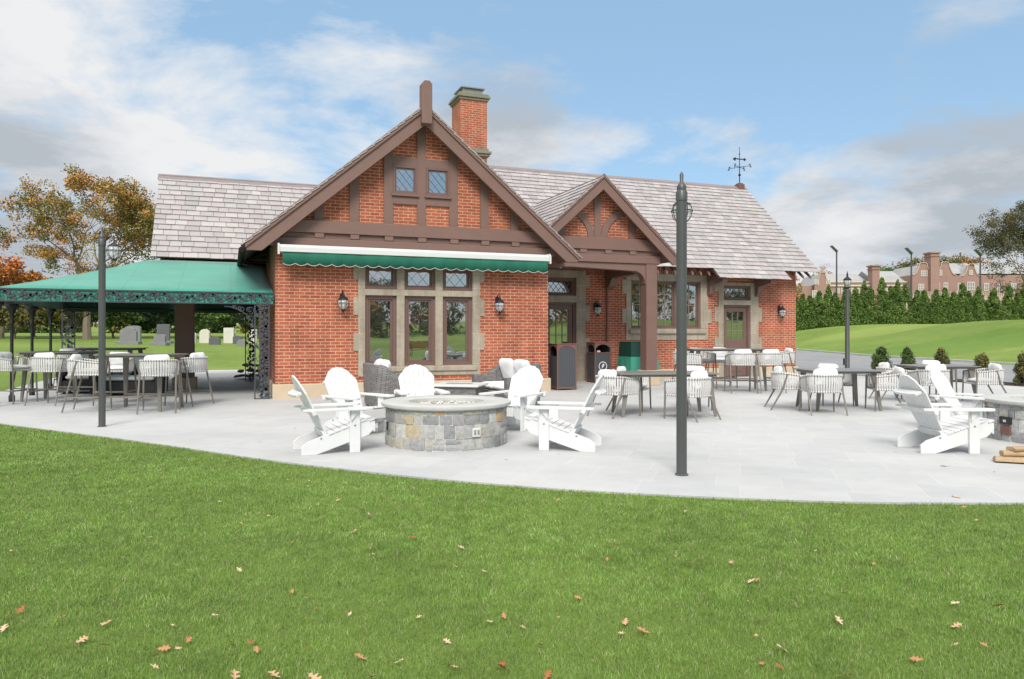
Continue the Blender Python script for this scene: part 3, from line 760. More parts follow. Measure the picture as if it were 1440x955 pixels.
def door(x0, x1, z1, tz0, tz1, yw, cols, rows, gz0, knob_side):
    """glazed door and its transom"""
    w_ = x1-x0
    mb = MB(); mb.box(x0, x0+.07, yw, yw+.12, 0, z1); mb.box(x1-.07, x1, yw, yw+.12, 0, z1); mb.box(x0+.07, x1-.07, yw, yw+.12, z1-.07, z1)
    part(mb, 'door_frame', M['frame'], bevel=.005)
    a, b = x0+.075, x1-.075; y = yw+.04; top = z1-.075; st_ = .13
    mb = MB(); mb.box(a, a+st_, y, y+.05, .02, top); mb.box(b-st_, b, y, y+.05, .02, top)
    mb.box(a+st_, b-st_, y, y+.05, top-.14, top); mb.box(a+st_, b-st_, y, y+.05, .02, gz0); mb.box(a+st_+.08, b-st_-.08, y-.012, y-.001, .18, gz0-.14)
    dr = part(mb, 'door', M['frame'], bevel=.004)
    ix0, ix1, iz0, iz1 = a+st_, b-st_, gz0, top-.14
    mb = MB(); mb.box(ix0, ix1, y+.02, y+.03, iz0, iz1); part(mb, 'pane', M['pane'], dr)
    mb = MB()
    for q in range(1, cols): x = ix0+(ix1-ix0)*q/cols; mb.box(x-.01, x+.01, y+.001, y+.019, iz0, iz1)
    for q in range(1, rows): z = iz0+(iz1-iz0)*q/rows; mb.box(ix0, ix1, y+.003, y+.018, z-.01, z+.01)
    part(mb, 'glazing_bars', M['muntin'], dr)
    kx = a+.06 if knob_side < 0 else b-.06
    mb = MB(); mb.lathe([(.012, 0), (.012, .03), (.028, .04), (.032, .055), (.02, .07)], (0, 0, 0), 10)
    mb.v = [(kx+p[0], y-p[2], 1.02+p[1]) for p in mb.v]; part(mb, 'handle', M['brass'], dr, smooth=True)
    window(x0, x1, tz0, tz1, yw, diamond=True, name='transom_window', dep=.07)
dx0, _ = PYp(766, 400, YM); dx1, _ = PYp(810, 400, YM)
# surround 1
stone_surround(d1x0, d1x1, 0.0, 3.32, [(dx0, dx1, 0, 2.36), (dx0, dx1, 2.56, 3.10)], YM, .30, 3.2, left=False, qh=.5, qw=.14)
door(dx0, dx1, 2.36, 2.56, 3.10, YM+.05, 3, 3, 1.0, -1)
ex0, _ = PYp(1017, 400, YM); ex1, _ = PYp(1055, 400, YM)
stone_surround(d2x0, d2x1, 0.0, 3.10, [(ex0, ex1, 0, 2.36), (ex0, ex1, 2.52, 3.0)], YM, .3, 3.05, qh=.5, qw=.15)
door(ex0, ex1, 2.36, 2.52, 3.0, YM+.05, 3, 3, 1.22, -1)
# triple casement
cw = [(PYp(a, 400, YM)[0], PYp(b, 400, YM)[0]) for a, b in ((887, 915), (923, 951), (957, 985))]
stone_surround(twx0, twx1, 1.22, 3.3, [(a, b, 1.58, 3.08) for a, b in cw], YM, 1.3, 3.2, qh=.45, qw=.14)
mb = MB(); mb.box(twx0+.1, twx1-.1, YM-.10, YM-.031, 1.42, 1.56); part(mb, 'stone_sill', M['stone'], bevel=.03)
for a, b in cw: window(a, b, 1.58, 3.08, YM+.05, 2, 4, fw=.06)
# small things on the wall
mb = MB(); xq, _ = PYp(853, 400, YM); mb.tube([(xq, YM-.05, .3), (xq, YM-.05, 3.4)], .03, 8); part(mb, 'downpipe', M['frame'], smooth=True)
# hood brackets
for px_ in (1005, 1072):
    x, _ = PYp(px_, 400, 19.8); mb = MB()
    mb.prism([(YM-.001, 2.62), (YM-.16, 2.70), (YM-.22, 2.95), (hy+.1, 3.05), (hy+.1, 3.18), (YM-.001, 3.4)], 'x', x-.09, x+.09)
    part(mb, 'hood_bracket', M['brown'], bevel=.015)
# --- entry gable
EXM, EA, ES = 9.2, 5.67, .9; YE = 17.75
def ez(x): return EA-ES*abs(x-EXM)
mb = MB(); mb.prism([(XR+.01, 3.3), (11.0, 3.3), (11.0, ez(11.0)-.2), (EXM, EA-.2), (XR+.01, ez(XR)-.2)], 'y', YE, YE+.25); part(mb, 'entry_gable_infill', M['brick'])
mb = MB(); mb.prism([(XR+.02, 3.68), (11.1, 3.68), (10.8, 4.0), (XR+.02, 4.0)], 'y', YE-.12, YE-.002); part(mb, 'entry_beam', M['brown'], bevel=.012)
mb = MB(); mb.box(XR+.02, 11.05, YE-.06, YE-.003, 3.56, 3.678); mb.box(XR+.02, 11.1, YE-.13, YE+.2, 3.34, 3.559); part(mb, 'entry_lower_beam', M['brown'], bevel=.012)
for x in (8.0, 8.75, 9.5, 10.25):
    mb = MB(); mb.box(x-.1, x+.1, YE-.12, YE-.061, 3.57, 3.67); part(mb, 'beam_block', M['brown'], bevel=.01)
for x in (EXM-1.0, EXM-.12, EXM+.76) if False else (8.13, EXM, 10.27):
    w_ = .1
    poly = [(x-w_, 4.001), (x+w_, 4.001), (x+w_, ez(x+w_)-.22)]+([(x, ez(x)-.22)] if x == EXM else [])+[(x-w_, ez(x-w_)-.22)]
    mb = MB(); mb.prism(poly, 'y', YE-.045, YE-.001); part(mb, 'timber_stud', M['brown'])
for sd in (-1, 1):   # curved braces
    mb = MB(); arc_o, arc_i = [], []
    for q in range(9):
        t_ = q/8*PI/2
        cx_, cz_ = EXM+sd*.97, 4.0
        arc_o.append((cx_-sd*.87*math.cos(t_), cz_+.82*math.sin(t_))); arc_i.append((cx_-sd*.69*math.cos(t_), cz_+.64*math.sin(t_)))
    mb.prism(arc_o+arc_i[::-1], 'y', YE-.043, YE-.001); part(mb, 'curved_brace', M['brown'])
YER = 17.36
for sd in (-1, 1):
    mb = MB(); rake(mb, sd, EXM, EA, ES, 2.32, YER, YER+.06, .09, .44, 3.3); part(mb, 'entry_barge_board', M['brown'], bevel=.006)
    mb = MB(); rake(mb, sd, EXM, EA, ES, 2.34, YER-.03, YER-.001, .02, .14, 3.3); part(mb, 'rake_moulding', M['brown'], bevel=.004)
mb = MB()
for sd in (-1, 1):
    e = EXM+sd*2.3; mb.prism([(EXM, EA-.12), (e, EA-ES*2.3-.12), (e, EA-ES*2.3-.18), (EXM, EA-.18)], 'y', YER+.062, 21.7)
part(mb, 'entry_roof_deck', M['brown'])
gable_roof_slates(EXM, EA, ES, 2.37, YER-.05, 21.9, 'entry_roof')
mb = MB(); mb.box(XR, 11.3, YE+.26, YM-.01, 3.36, 3.42); part(mb, 'porch_ceiling', M['brown'])
# side beam over porch and post
mb = MB(); mb.box(10.66, 10.98, YE+.26, YM-.01, 3.1, 3.35); part(mb, 'side_beam', M['brown'])
px0 = 10.66; px1 = 11.0
mb = MB(); mb.box(px0, px1, YE-.12, YE+.22, .42, 3.335); pst = part(mb, 'entry_post', M['brown'], bevel=.015)
mb = MB(); mb.box(px0-.06, px1+.06, YE-.18, YE+.28, 0, .419); part(mb, 'post_pedestal', M['base_stone'], pst, bevel=.02)
mb = MB()   # arched lintel
pts = [(XR+.01, 3.333), (px0-.002, 3.333), (px0-.002, 2.78)]
for q in range(10):
    t_ = q/9*PI/2; pts.append((px0-.002-.10-.30*math.sin(t_) if False else px0-.002-.02-.34*(1-math.cos(t_)), 2.8+.34*math.sin(t_)))
pts.append((XR+1.0, 3.2)); pts.append((XR+.01, 3.16))
mb.prism(pts, 'y', YE-.08, YE+.17); part(mb, 'arched_lintel', M['brown'])
mb = MB(); pts = [(YM-.002, 2.75), (YM-.25, 2.86), (YM-.42, 3.08), (YM-.42, 3.09), (YM-.002, 3.09)]
mb.prism(pts, 'x', 10.70, 10.94); part(mb, 'wall_bracket', M['brown'])
# --- chimney
cx0, cx1, cy0, cy1 = 7.12, 8.05, 23.5, 24.5
mb = MB(); mb.box(cx0, cx1, cy0, cy1, 6.3, 9.2); ch = part(mb, 'chimney', M['brick'])
for gg in (((7.35, 7.43, .08), (7.431, 7.52, .13), (7.521, 7.62, .05)), ((9.201, 9.28, .05), (9.281, 9.36, .1), (9.361, 9.43, .06))):
    mb = MB()
    for (z0, z1, e) in gg: mb.box(cx0-e, cx1+e, cy0-e, cy1+e, z0, z1)
    part(mb, 'chimney_collar', M['chimcap'], ch, bevel=.015)
mb = MB(); mb.box(cx0+.12, cx1-.12, cy0+.12, cy1-.12, 9.431, 9.62); mb.box(cx0+.05, cx1-.05, cy0+.05, cy1-.05, 9.621, 9.66)
for q in range(9): x = cx0+.13+q*.083; mb.box(x-.008, x+.008, cy0+.1, cy0+.119, 9.44, 9.615)
part(mb, 'chimney_cowl', M['metalcap'], ch)
# --- weather vane
wx, wy = 18.25, RYm
v = thing('weather_vane', 'thin iron weather vane on the right end of the slate ridge', 'weather vane', (wx, wy, RZm+.02))
mb = MB(); mb.box(-.14, .14, -.14, .14, -.16, .12); mb.box(-.1, .1, -.1, .1, .121, .16); mb.build('base_block', M['bin_frame'], v, bevel=.02)
mb = MB(); mb.tube([(0,0,.15), (0,0,1.55)], [.02, .010], 8); mb.lathe([(.01,0), (.05,.04), (.05,.08), (.01,.12)], (0,0,.42), 10); mb.lathe([(.01,0), (.035,.03), (.01,.06)], (0,0,1.25), 10); mb.build('rod', M['iron'], v, smooth=True)
mb = MB()
for k in range(4):
    a = k*PI/2+.5; d = Vector((math.cos(a), math.sin(a), 0)); mb.tube([d*.02+Vector((0,0,.78)), d*.38+Vector((0,0,.78))], .01, 6)
    q = d.cross(Vector((0,0,1))); c = d*.42+Vector((0,0,.78))
    mb.bar(c-Vector((0,0,.07)), c+Vector((0,0,.07)), .02, .02); mb.bar(c-q*.001-d*.05+Vector((0,0,.07)), c+d*.05-Vector((0,0,.07)), .02, .02)
mb.build('compass_arms', M['iron'], v)
mb = MB(); mb.prism([(-.32, 1.08), (-.2, 1.15), (-.17, 1.11), (.2, 1.11), (.2, 1.16), (.32, 1.09), (.2, 1.02), (.2, 1.07), (-.17, 1.07), (-.2, 1.0)], 'y', -.006, .006); mb.build('arrow', M['iron'], v)
# --- retractable awning
aw = thing('awning', 'green retractable awning with scalloped edge and white cassette above the triple window', 'awning', (XM, 16.7, 3.2))
a0, a1 = PYp(393, 350, 16.7)[0], PYp(771, 350, 16.7)[0]
mb = MB(); mb.prism([(16.62, 3.20), (16.62, 3.30), (16.66, 3.36), (16.86, 3.38), (16.88, 3.24), (16.80, 3.19)], 'x', a0, a1); mb.build('cassette', M['whitemetal'], aw, loc='world', bevel=.006)
for x in (a0-.02, a1+.02):
    mb = MB(); mb.prism([(16.60, 3.14), (16.60, 3.33), (16.66, 3.385), (16.87, 3.40), (16.89, 3.22), (16.80, 3.16)], 'x', x-.02, x+.02); mb.build('end_cap', M['whitemetal'], aw, loc='world')
mb = MB(); N = 24; sc_n = 10; top = []; bot = []; f0 = a0+.06; f1 = a1-.04
vs = []; fs = []
tot = N*sc_n
for q in range(tot+1):
    x = f0+(f1-f0)*q/tot; ph = (q % sc_n)/sc_n
    zb = 2.955-.045*math.sin(ph*PI)*1.0
    yy = 16.635+.012*math.sin(q*.13)+.008*math.sin(q*.41)
    vs += [(x, 16.65, 3.23), (x, yy+.005, 3.1), (x, yy, zb)]
for q in range(tot):
    a = q*3; fs += [(a, a+3, a+4, a+1), (a+1, a+4, a+5, a+2)]
mb.add(vs, fs); vl = mb.build('valance', M['awning'], aw, loc='world', smooth='all')
so = vl.modifiers.new('thick', 'SOLIDIFY'); so.thickness = .004
mb = MB(); mb.tube([Vector(vs[q*3+2]) for q in range(tot+1)], .007, 5); mb.build('piping', M['whitemetal'], vl)
mb = MB(); mb.prism([(16.68, 3.26), (16.88, 3.33), (17.0, 3.34), (17.0, 3.30), (16.86, 3.20)], 'x', 2.0, 2.1); mb.prism([(16.68, 3.26), (16.88, 3.33), (17.0, 3.34), (17.0, 3.30), (16.86, 3.20)], 'x', 6.3, 6.4); mb.build('wall_mount', M['whitemetal'], aw, loc='world')
# --- security dome
sx_, sz_ = PYp(788, 378, 18.6)
s_ = MB(); s_.lathe([(.03, .08), (.05, .07), (.055, .02), (.03, -.04), (.005, -.055)], (0, 0, 0), 12)
tag(s_.build('dome_camera', M['whitemetal'], None, smooth=True, loc=(sx_, 18.6, 3.28)), 'small white dome camera under the entry porch ceiling', 'camera')
# ============================================================ wall lanterns
def lantern():
    t_ = thing('wall_lantern', '', 'wall lantern', (0,0,0), 0, 'lanterns mounted on the brick walls')
    mb = MB(); mb.prism([(-.05, -.12), (.05, -.12), (.05, .10), (0, .14), (-.05, .10)], 'y', -.02, 0)
    mb.tube([(0, -.01, .06), (0, -.05, .16), (0, -.13, .19), (0, -.19, .13), (0, -.19, .08)], .011, 6)
    mb.tube([(0, -.01, -.02), (0, -.07, .02), (0, -.12, .10)], .008, 6)
    mb.build('bracket', M['iron'], t_, smooth=True)
    mb = MB(); mb.lathe([(.01, .10), (.03, .09), (.035, .05), (.08, .03), (.115, -.02), (.12, -.03)], (0, -.19, 0), 12); mb.lathe([(.02,-.25),(.05,-.24),(.03,-.27),(.008,-.31)], (0,-.19,0), 10)
    for k in range(6):
        a = k*PI/3; mb.tube([(math.cos(a)*r_, -.19+math.sin(a)*r_, z) for r_, z in ((.115, -.03), (.13, -.09), (.11, -.17), (.05, -.24))], .005, 5)
    mb.tube([(math.cos(a)*.132, -.19+math.sin(a)*.132, -.10) for a in [k*PI/8 for k in range(16)]], .005, 5, closed=True)
    mb.build('cage', M['iron'], t_, smooth=True)
    mb = MB(); mb.lathe([(.108, -.032), (.122, -.09), (.10, -.17), (.045, -.235)], (0, -.19, 0), 14); mb.build('glass', M['lampglass'], t_, smooth='all')
    mb = MB(); mb.lathe([(.012, -.20), (.014, -.12), (.018, -.1), (.012, -.05)], (0, -.19, 0), 8); mb.build('bulb', M['white'], t_, smooth=True)
    return t_
L0 = lantern()
lab = ['wall lantern on brick left of the triple window', 'wall lantern on brick right of the triple window beside the entry porch', 'wall lantern inside the entry porch above the black bins', 'wall lantern on brick at the right corner past the second door']
for k, (px_, py_, yw) in enumerate(((481, 423, YG), (699, 427, YG), (837, 433, YM), (1095, 437, YM))):
    x, z = PYp(px_, py_, yw)
    if k == 0: L0.location = (x, yw, z+.04); L0['label'] = lab[0]
    else: dup(L0, (x, yw, z+.04), 0, lab[k])
# ============================================================ CANOPY with iron lace
FX0, FX1, FY0, FY1 = -4.3, .80, 17.08, 23.4
can = thing('porch_canopy', 'large green canvas canopy on black cast iron lace posts left of the clubhouse', 'canopy', (-1.7, 20, 0))
def cpart(mb, name, mat, parent=None, **kw):
    return mb.build(name, mat, parent or can, loc='world' if parent is None else None, **kw)
zt = 2.33; ap = 3.30; AY = 20.82; AX = -1.92
def sheet(mb, A, B, C_, D, n=10, m=8, sag=.05):
    A, B, C_, D = map(Vector, (A, B, C_, D)); vs = []
    for i in range(n+1):
        for j in range(m+1):
            u, v_ = i/n, j/m
            p = (A*(1-u)+B*u)*(1-v_)+(D*(1-u)+C_*u)*v_
            p.z -= sag*math.sin(v_*PI)*(.7+.3*math.sin(u*7)); vs.append(p)
    fs = [(i*(m+1)+j, (i+1)*(m+1)+j, (i+1)*(m+1)+j+1, i*(m+1)+j+1) for i in range(n) for j in range(m)]
    mb.add(vs, fs)
mb = MB()
sheet(mb, (FX0, FY0, zt), (FX1+.08, FY0, zt), (FX1+.08, AY, ap), (AX, AY, ap), 24, 8)
sheet(mb, (FX0, FY1+2.6, zt), (FX0, FY0, zt), (AX, AY, ap), (AX, 25.9, ap), 16, 8, .03)
c = cpart(mb, 'canvas', M['canvas'], smooth='all', fix=True)
so = c.modifiers.new('t', 'SOLIDIFY'); so.thickness = .006
mb = MB(); mb.box(FX0, FX1, FY1, FY1+.01, 2.07, 2.5); mb.box(FX0, FX1, FY1-.002, FY1+.012, 2.03, 2.069)
cpart(mb, 'rear_valance', M['green_dark'])
mb = MB()  # support rafters
for k in range(12):
    x = FX0+.1+k*.45; xe = max(x, AX)
    mb.tube([(x, FY0+.05, zt-.06), (xe, AY, ap-.10)], .014, 5)
for k in range(12):
    y = FY0+.5+k*.5; ye = max(y, AY); mb.tube([(FX0+.05, y, zt-.06), (AX, min(max(y, AY), 25.5), ap-.10)], .014, 5)
mb.tube([(FX0+.03, FY0+.03, zt-.02), (FX0+.03, FY1, zt-.02)], .02, 6); mb.tube([(FX0+.03, FY1-.03, zt-.2), (FX1, FY1-.03, zt-.2)], .02, 6)
cpart(mb, 'canopy_frame', M['iron'])
def spiral(c, r0, turns, a0, sgn=1, n=14):
    return [(c[0]+r0*(1-.85*q/n)*math.cos(a0+sgn*turns*2*PI*q/n), c[1]+r0*(1-.85*q/n)*math.sin(a0+sgn*turns*2*PI*q/n)) for q in range(n+1)]
def leafp(mb, emit, c, ang, l, w_):
    d = (math.cos(ang), math.sin(ang)); n_ = (-d[1], d[0])
    pts = [(0, 0), (.25, .5), (.5, .42), (.62, .62), (.8, .3), (1, 0), (.8, -.3), (.62, -.62), (.5, -.42), (.25, -.5)]
    emit([(c[0]+d[0]*l*a+n_[0]*w_*b, c[1]+d[1]*l*a+n_[1]*w_*b) for a, b in pts])
def motif(mb, to3, L, H, rg, r=.0075):
    """scrolling vine and leaves filling L x H, mapped into space by to3"""
    y0 = H/2
    def tb(p, rr_): mb.tube([to3(*q) for q in p], rr_, 5)
    n_ = 12
    tb([(L*q/n_, y0+H*.22*math.sin(q/n_*2*PI)) for q in range(n_+1)], r)
    for (cx_, cy_, s) in ((L*.27, H*.36, 1), (L*.76, H*.62, -1), (L*.05, H*.7, 1), (L*.52, H*.25, -1)):
        tb(spiral((cx_, cy_), H*.24, 1.15, rg.uniform(0, 6), s, 10), r*.85)
    def emit(poly):
        a = [to3(*q) for q in poly]; cen = sum((Vector(p) for p in a), Vector())/len(a)
        nrm = (Vector(a[2])-cen).cross(Vector(a[5])-cen).normalized()*.009
        o = [Vector(p)-nrm for p in a]+[Vector(p)+nrm for p in a]; m = len(a)
        mb.add(o, [tuple(range(m)), tuple(range(2*m-1, m-1, -1))]+[(i, i+m, (i+1) % m+m, (i+1) % m) for i in range(m)])
    for q in range(10):
        leafp(mb, emit, (L*(q+.3)/10, H*rg.uniform(.25, .75)), rg.uniform(-.9, .9)+(PI if q % 2 else 0)*.5, H*.42, H*.22)
def frieze(p0, p1, z0, H, nm):
    p0 = Vector(p0); p1 = Vector(p1); d = (p1-p0); tot = d.length; d.normalize(); k = max(1, round(tot/.46)); L = tot/k
    mb = MB(); rg = random.Random(4)
    for q in range(k):
        rg.seed(q % 2+5)
        to3 = lambda a, b, q=q: tuple(p0+d*(q*L+a)+Vector((0, 0, z0+b)))
        motif(mb, to3, L, H, rg)
        b = p0+d*q*L; mb.tube([b+Vector((0,0,z0)), b+Vector((0,0,z0+H))], .007, 5)
    for z in (z0, z0+H): mb.bar(p0+Vector((0,0,z)), p1+Vector((0,0,z)), .03, .022)
    return cpart(mb, nm, M['ironlace'])
frieze((FX0, FY0-.03, 0), (FX1+.10, FY0-.03, 0), 2.08, .235, 'iron_frieze')
frieze((FX0-.03, FY0, 0), (FX0-.03, FY1, 0), 2.08, .235, 'iron_frieze')
mb = MB(); mb.box(FX0, FX1+.08, FY0-.008, FY0-.002, 2.09, 2.325); mb.box(FX0-.008, FX0-.002, FY0, FY1, 2.09, 2.325); cpart(mb, 'canvas_valance', M['canvas'])
def lace_post(x, y, w_, ax, nm='lace_post', bracket=0, H=2.06):
    mb = MB(); rg = random.Random(9); d = Vector((1,0,0)) if ax == 'x' else Vector((0,1,0)); p0 = Vector((x, y, 0))
    k = 6; L = H/k
    for q in range(k):
        rg.seed(q % 2)
        to3 = lambda a, b, q=q: tuple(p0+d*b+Vector((0, 0, q*L+a)))
        motif(mb, to3, L, w_, rg, .007)
    for s in (0, w_): mb.bar(p0+d*s, p0+d*s+Vector((0,0,H)), .028, .028, up=(0,1,0))
    for z in (.01, H-.01): mb.bar(p0+Vector((0,0,z)), p0+d*w_+Vector((0,0,z)), .028, .02)
    if bracket:
        s = bracket
        pts = [p0+d*(0 if s < 0 else w_)+d*s*.62*(1-math.cos(t))+Vector((0,0,H-.62+.58*math.sin(t))) for t in [q/8*PI/2 for q in range(9)]]
        mb.tube(pts, .012, 5)
        base = p0+d*(0 if s < 0 else w_)
        for (u, v_, r_) in ((.1, .12, .09), (.27, .09, .08), (.1, .30, .075), (.42, .06, .055), (.07, .45, .05)):
            mb.tube([tuple(base+d*s*a+Vector((0,0,H-b))) for a, b in spiral((u, v_), r_, 1.3, u*20, 1, 12)], .010, 5)
            mb.tube([tuple(base+d*s*a+Vector((0,0,H-b))) for a, b in spiral((u+.03, v_-.02), r_*.6, 1., u*9, -1, 9)], .009, 5)
    return cpart(mb, nm, M['ironlace'])
lace_post(.50, FY0-.03, .29, 'x', bracket=-1)
lace_post(FX1-.12, FY0+.25, .26, 'y') if False else None
lace_post(.42, FY1, .27, 'x', bracket=-1)
lace_post(FX0-.02, FY1, .30, 'x', bracket=1)
def slim_post(x, y):
    mb = MB(); mb.lathe([(.06, 0), (.06, .12), (.035, .16), (.032, 1.5), (.035, 1.62), (.05, 1.66), (.035, 1.7), (.05, 1.85), (.10, 1.98), (.13, 2.0), (.13, 2.06)], (x, y, 0), 10)
    return cpart(mb, 'iron_column', M['iron'], smooth=True)
for y in (17.2, 18.3, 20.0, 21.9): slim_post(FX0, y)

# ============================================================ LAMP POSTS
def lamp_pole(name, label, px_, py_, H, r, lx, ly):
    x, y = G(px_, py_); t_ = thing(name, label, 'lamp post', (x, y, 0))
    mb = MB(); mb.lathe([(r+.015, 0), (r+.015, .012), (r, .02), (r, H-.28), (r+.006, H-.275), (r+.006, H-.19), (r*.9, H-.17)], (0,0,0), 20); mb.build('pole', M['pole'], t_, smooth=True)
    d = Vector((lx, ly, 0)).normalized()
    mb = MB()
    mb.lathe([(.045, H-.17), (.05, H-.13), (.03, H-.10), (.018, H-.08), (.02, H-.01), (.006, H+.02)], (0,0,0), 12)
    mb.build('finial', M['pole'], t_, smooth=True)
    c = d*.185; zt_ = H-.18
    mb = MB()
    mb.tube([d*.04+Vector((0,0,zt_-.05)), d*.08+Vector((0,0,zt_+.02)), d*.14+Vector((0,0,zt_+.05)), c+Vector((0,0,zt_+.02)), c+Vector((0,0,zt_-.04))], .009, 6)
    mb.build('bracket', M['iron'], t_, smooth=True)
    mb = MB(); z = zt_-.04
    mb.lathe([(.012, z), (.03, z-.015), (.05, z-.03), (.09, z-.06), (.092, z-.068)], tuple(c), 14)
    for k in range(8):
        a = k*PI/4; mb.tube([c+Vector((math.cos(a)*q, math.sin(a)*q, zz)) for q, zz in ((.09, z-.068), (.108, z-.13), (.092, z-.20), (.04, z-.26))], .004, 5)
    mb.tube([c+Vector((.11*math.cos(k*PI/9), .11*math.sin(k*PI/9), z-.13)) for k in range(18)], .006, 5, closed=True)
    mb.lathe([(.04, z-.255), (.035, z-.275), (.005, z-.29)], tuple(c), 10)
    mb.build('lantern_cage', M['iron'], t_, smooth=True)
    mb = MB(); mb.lathe([(.085, z-.07), (.10, z-.13), (.085, z-.20), (.038, z-.25)], tuple(c), 14); mb.build('lantern_glass', M['lampglass'], t_, smooth='all')
    return t_
l1 = lamp_pole('lamp_post', 'tall grey lamp post in front of the canopy with its lantern hung on the right', 143.5, 600, 3.07, .05, CS, -SN)
l2 = lamp_pole('lamp_post', 'thick grey lamp post standing nearest, at the lawn edge in front of the entry porch', 958.5, 668, 3.07, .053, .5700, .8217)
for o in (l1, l2): o['group'] = 'grey lamp posts on the patio'
x, y = G(1191.5, 523)
t_ = thing('lamp_post', 'slim grey lamp post with a small lantern on top beside the drive', 'lamp post', (x, y, 0))
mb = MB(); mb.lathe([(.11, 0), (.11, .05), (.085, .1), (.075, 3.0), (.06, 3.08)], (0,0,0), 14); mb.box(-.16, -.08, -.05, .05, .25, .5); mb.build('pole', M['pole'], t_, smooth=True)
mb = MB(); mb.lathe([(.05, 3.08), (.09, 3.12), (.10, 3.14)], (0,0,0), 10); mb.lathe([(.14, 3.40), (.15, 3.42), (.07, 3.50), (.03, 3.54), (.035, 3.6), (.005, 3.74)], (0,0,0), 10)
for k in range(6): a = k*PI/3; mb.tube([(.09*math.cos(a), .09*math.sin(a), 3.13), (.14*math.cos(a), .14*math.sin(a), 3.40)], .008, 5)
mb.build('lantern_cage', M['iron'], t_, smooth=True)
mb = MB(); mb.lathe([(.08, 3.14), (.125, 3.39)], (0,0,0), 10); mb.build('lantern_glass', M['lampglass'], t_, smooth='all')
# floodlight masts behind the hedge
def mast(px_, pyt, D, lab):
    x, y = W(px_, D); g = float(ground_h(x, y)); zt_ = CH+(HOR-pyt)/F*D
    t_ = thing('floodlight_mast', lab, 'floodlight', (x, y, g), -YAW, 'floodlight masts beyond the hedge'); H = zt_-g
    mb = MB(); mb.lathe([(.13, 0), (.11, H*.5), (.09, H-.3)], (0,0,0), 8); mb.build('mast', M['pole'], t_, smooth=True)
    mb = MB(); mb.bar((.0, 0, H-.35), (-.25, 0, H-.05), .12, .12); mb.bar((0, -.1, H-.35), (-.75, -.15, H+.35), .55, .16, up=(.6, 0, .8)); mb.build('lamp_head', M['pole'], t_, bevel=.02)
    mb = MB(); mb.bar((-.2, -.14, H-.20), (-.72, -.19, H+.28), .42, .05, up=(-.8, -.1, .6)); mb.build('lamp_glass', M['lamphead'], t_)
mast(1176.5, 350, 92, 'floodlight mast beyond the hedge nearest the clubhouse roof')
mast(1281.5, 353, 92, 'floodlight mast beyond the hedge in front of the mansion with the tall chimney')
mast(1378.5, 355, 92, 'floodlight mast beyond the hedge in front of the spreading tree')

